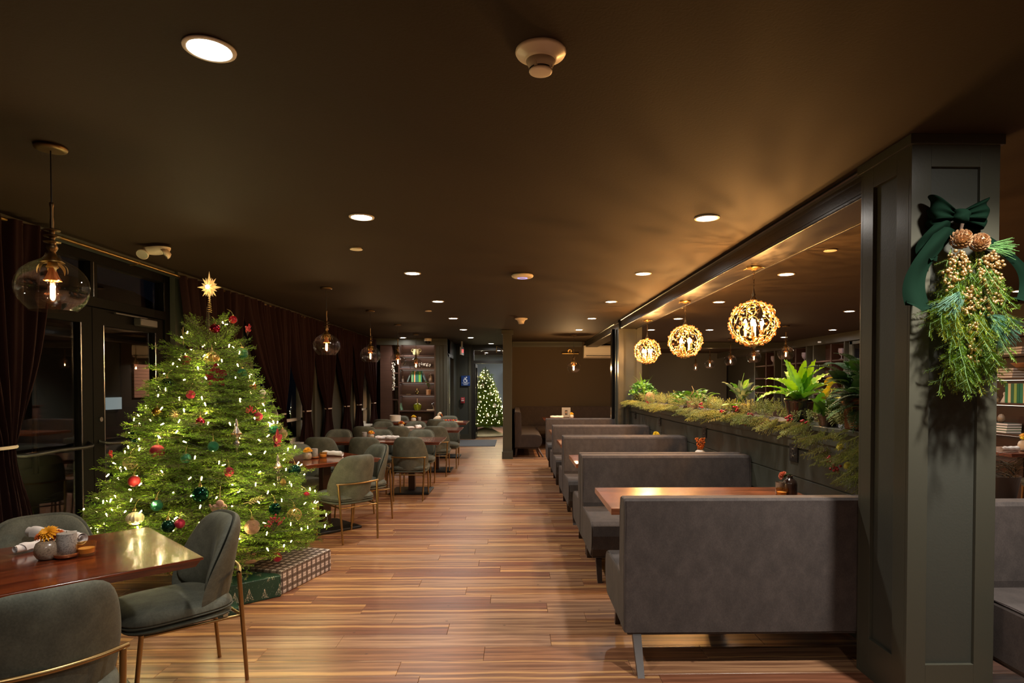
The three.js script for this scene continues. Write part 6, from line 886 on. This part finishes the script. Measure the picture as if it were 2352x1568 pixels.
{ // shelves along the right wall of the far dining room; local x runs along the wall, front toward -x of the room
  const B = M.shelfwood, F = WR;
  const unit = (name, d0, d1, ys, label) => { const t = thing('wall_shelves', label, 'shelves', [0, 0, 0]); part(t, 'back_panel', bx(F + 0.28, F + 0.3, 0, 2.42, d0, d1), B); for (const d of [d0, d1 - 0.05]) part(t, 'upright', bx(F, F + 0.3, 0, 2.42, d, d + 0.05), M.trim); ys.forEach((y) => part(t, 'shelf', bx(F + 0.01, F + 0.28, y - 0.03, y, d0 + 0.05, d1 - 0.05, 0.002), B)); return t; };
  const a = unit('a', 7.4, 10.2, [0.42, 0.8, 1.235, 1.59, 1.92, 2.2], 'dark brown wall shelves of books seen past the column');
  [1.56, 1.2, 0.77].forEach((y) => { const l = new THREE.RectAreaLight(new THREE.Color(1, 0.8, 0.6), 2.2, 0.014, 2.6); const p = part(a, 'led_strip', bx(F + 0.06, F + 0.08, y - 0.006, y, 7.5, 10.1), glow(new THREE.Color(1, 0.8, 0.6), 2.5, 0.9)); l.position.set(F + 0.07, y - 0.01, -8.8); l.rotation.x = -Math.PI / 2; l.name = 'shelf_light'; a.add(l); });
  const lie = (n, d, y, cols, label, L = 0.3) => { for (let i = 0; i < n; i++) { const t = thing('book', `${label}, ${ORD[i]} from bottom`, 'book', [F + 0.13, y + i * 0.036, -d], 0.02 * i - 0.03, 'stacked books past the column'); part(t, 'cover', [rbox(0.22, 0.004, L, 0.0015, 0, 0.003, 0), rbox(0.22, 0.004, L, 0.0015, 0, 0.031, 0), rbox(0.22, 0.031, 0.006, 0.002, 0, 0.017, -L / 2)], hex(cols[i % cols.length], 0.6)); part(t, 'pages', rbox(0.214, 0.025, L - 0.008, 0.001, 0, 0.017, 0.001), M.linen); } };
  lie(4, 8.78, 1.59, [0xb49070, 0x8a6a50, 0xa88a6c, 0x6a503c], 'brown backed book lying flat on the shelf past the column', 0.5); lie(4, 8.85, 0.8, [0x3a5a3c, 0x5e8a4a, 0x2e4a3a, 0x55605a], 'green backed book lying flat under the egg past the column', 0.46); lie(3, 8.6, 1.92, [0x9a8a78, 0xb0a494], 'pale book lying flat on an upper shelf past the column', 0.44);
  ['#1f7a52', '#d8c89a', '#2f6a4e', '#8fae5a', '#1d6a4a', '#27785a', '#c9b98a', '#2c8a5c'].forEach((c, i) => { const t = thing('book', `upright book in the green set past the column, ${ORD[i]} from the column`, 'book', [F + 0.12, 1.235, -8.66 + i * 0.052], 0, 'green books past the column'); part(t, 'cover', [rbox(0.006, 0.275, 0.046, 0.003, -0.08, 0.1375, 0), rbox(0.16, 0.275, 0.004, 0.001, 0, 0.1375, -0.021), rbox(0.16, 0.275, 0.004, 0.001, 0, 0.1375, 0.021)], hex(c, 0.5)); part(t, 'pages', rbox(0.155, 0.265, 0.038, 0.001, 0.001, 0.1375, 0), M.linen); });
  const e = thing('stone_egg', 'pale speckled stone egg on the green books past the column', 'ornament', [F + 0.1, 0.946, -8.82]); part(e, 'egg', lathe([[0, 0], [0.035, 0.008], [0.05, 0.04], [0.045, 0.08], [0.025, 0.115], [0, 0.122]], 24), IM.pot); part(e, 'base', cyl(0.03, 0.03, 0.006, 0, -0.004, 0, 16), M.bark);
  const c = thing('jar_candle', 'small glass jar candle on the shelf past the column', 'candle', [F + 0.1, 1.235, -8.92]); part(c, 'glass', lathe([[0, 0], [0.04, 0], [0.042, 0.09], [0.04, 0.09], [0.038, 0.006], [0, 0.006]], 24), M.globe); part(c, 'wax', cyl(0.037, 0.037, 0.05, 0, 0.006, 0, 20), IM.wax);
  const fg = thing('seated_figurine', 'small pale seated figurine beside the green book set past the column', 'figurine', [F + 0.1, 1.235, -8.76]); part(fg, 'body', lathe([[0, 0], [0.05, 0], [0.045, 0.03], [0.025, 0.07], [0.015, 0.1], [0.024, 0.125], [0.015, 0.15], [0, 0.152]], 18), IM.whitepot); part(fg, 'base', cyl(0.055, 0.055, 0.012, 0, 0, 0, 18), IM.whitepot);
  const wbv = thing('woven_bowl', 'shallow woven bowl on the shelf above the green books past the column', 'bowl', [F + 0.12, 1.735, -8.5]); part(wbv, 'bowl', lathe([[0, 0.005], [0.05, 0.005], [0.12, 0.06], [0.125, 0.06], [0.06, 0], [0, 0]], 28), M.terracotta); part(wbv, 'rim', new THREE.TorusGeometry(0.122, 0.005, 6, 32).rotateX(1.5708).translate(0, 0.06, 0), M.terracotta);
  [[12.9, 14.3, 'nearest of the three tall shelf bays behind the ferns'], [14.6, 16.0, 'middle one of the three tall shelf bays behind the ferns'], [16.4, 17.8, 'farthest of the three tall shelf bays behind the ferns']].forEach(([d0, d1, w], i) => { const t = unit('b', d0, d1, [0.5, 0.9, 1.3, 1.7, 2.05], 'brown lit wall bay, ' + w); part(t, 'divider', bx(F, F + 0.28, 0, 2.4, d0 + 0.55, d0 + 0.6), B); const l = new THREE.SpotLight(new THREE.Color(1, 0.8, 0.62), 1.6, 0, 0.9, 0.9); l.position.set(F - 0.12, 2.44, -(d0 + 0.85)); l.target.position.set(F + 0.3, 1.6, -(d0 + 0.85)); l.castShadow = true; l.shadow.radius = 1.5; l.name = 'bay_light'; const b = part(t, 'bay_lamp', cyl(0.035, 0.035, 0.03, 0, 0, 0, 16), glow(new THREE.Color(1, 0.8, 0.62), 0.3, 0.2)); b.position.set(F - 0.12, 2.45, -(d0 + 0.85)); t.add(l, l.target);
    const g = thing('glass_goblet', `clear stemmed goblet lit on a shelf of the ${['nearest', 'middle', 'farthest'][i]} bay behind the ferns`, 'goblet', [F + 0.08, 2.05, -(d0 + 0.28)], 0, 'lit goblets in the bays'); part(g, 'goblet', lathe([[0, 0], [0.06, 0.004], [0.012, 0.02], [0.01, 0.08], [0.05, 0.11], [0.07, 0.17], [0.066, 0.24], [0.06, 0.24], [0.062, 0.17], [0.04, 0.12], [0, 0.11]], 24), phys(0xe8e4f4, 0.15, { transmission: 0.7, thickness: 0, clearcoat: 1 })); part(g, 'contents', sph(0.045, 0, 0.17, 0, 14, 10), hex(0xd8d2e4, 0.6)); });
  const tv = thing('wall_mirror_panel', 'large black glass panel on the wall behind the dark fern', 'wall panel', [0, 0, 0]); tv.name = 'dark_glass_panel'; part(tv, 'glass', bx(F + 0.02, F + 0.05, 1.1, 2.34, 10.9, 12.6), phys(0x08080a, 0.06, { clearcoat: 1 })); part(tv, 'frame', [bx(F - 0.01, F + 0.06, 2.34, 2.4, 10.8, 12.7), bx(F - 0.01, F + 0.06, 1.0, 2.4, 12.6, 12.72), bx(F - 0.01, F + 0.06, 1.0, 1.1, 10.8, 12.7)], M.trim);
  const sd = thing('sideboard', 'dark low sideboard under the bays behind the ferns', 'sideboard', [0, 0, 0]); part(sd, 'body', bx(6.5, 6.98, 0.05, 0.9, 13, 17.6), M.shelfwood); part(sd, 'top', bx(6.46, 6.99, 0.9, 0.94, 12.9, 17.7, 0.006), M.darkwood); for (let i = 0; i < 5; i++) part(sd, 'door', bx(6.485, 6.5, 0.1, 0.86, 13.05 + i * 0.92, 13.92 + i * 0.92, 0.004), M.shelfwood);
  // far tables and settings seen over the ledge
  [[5.0, 11.3], [5.05, 13.1], [5.1, 14.8]].forEach(([x, d], i) => pedTable(x, d, 0.8, 0.8, 0, `square table of the far dining room behind the plants, ${ORD[i]} in its row`));
}
renderer.render(scene, camera);
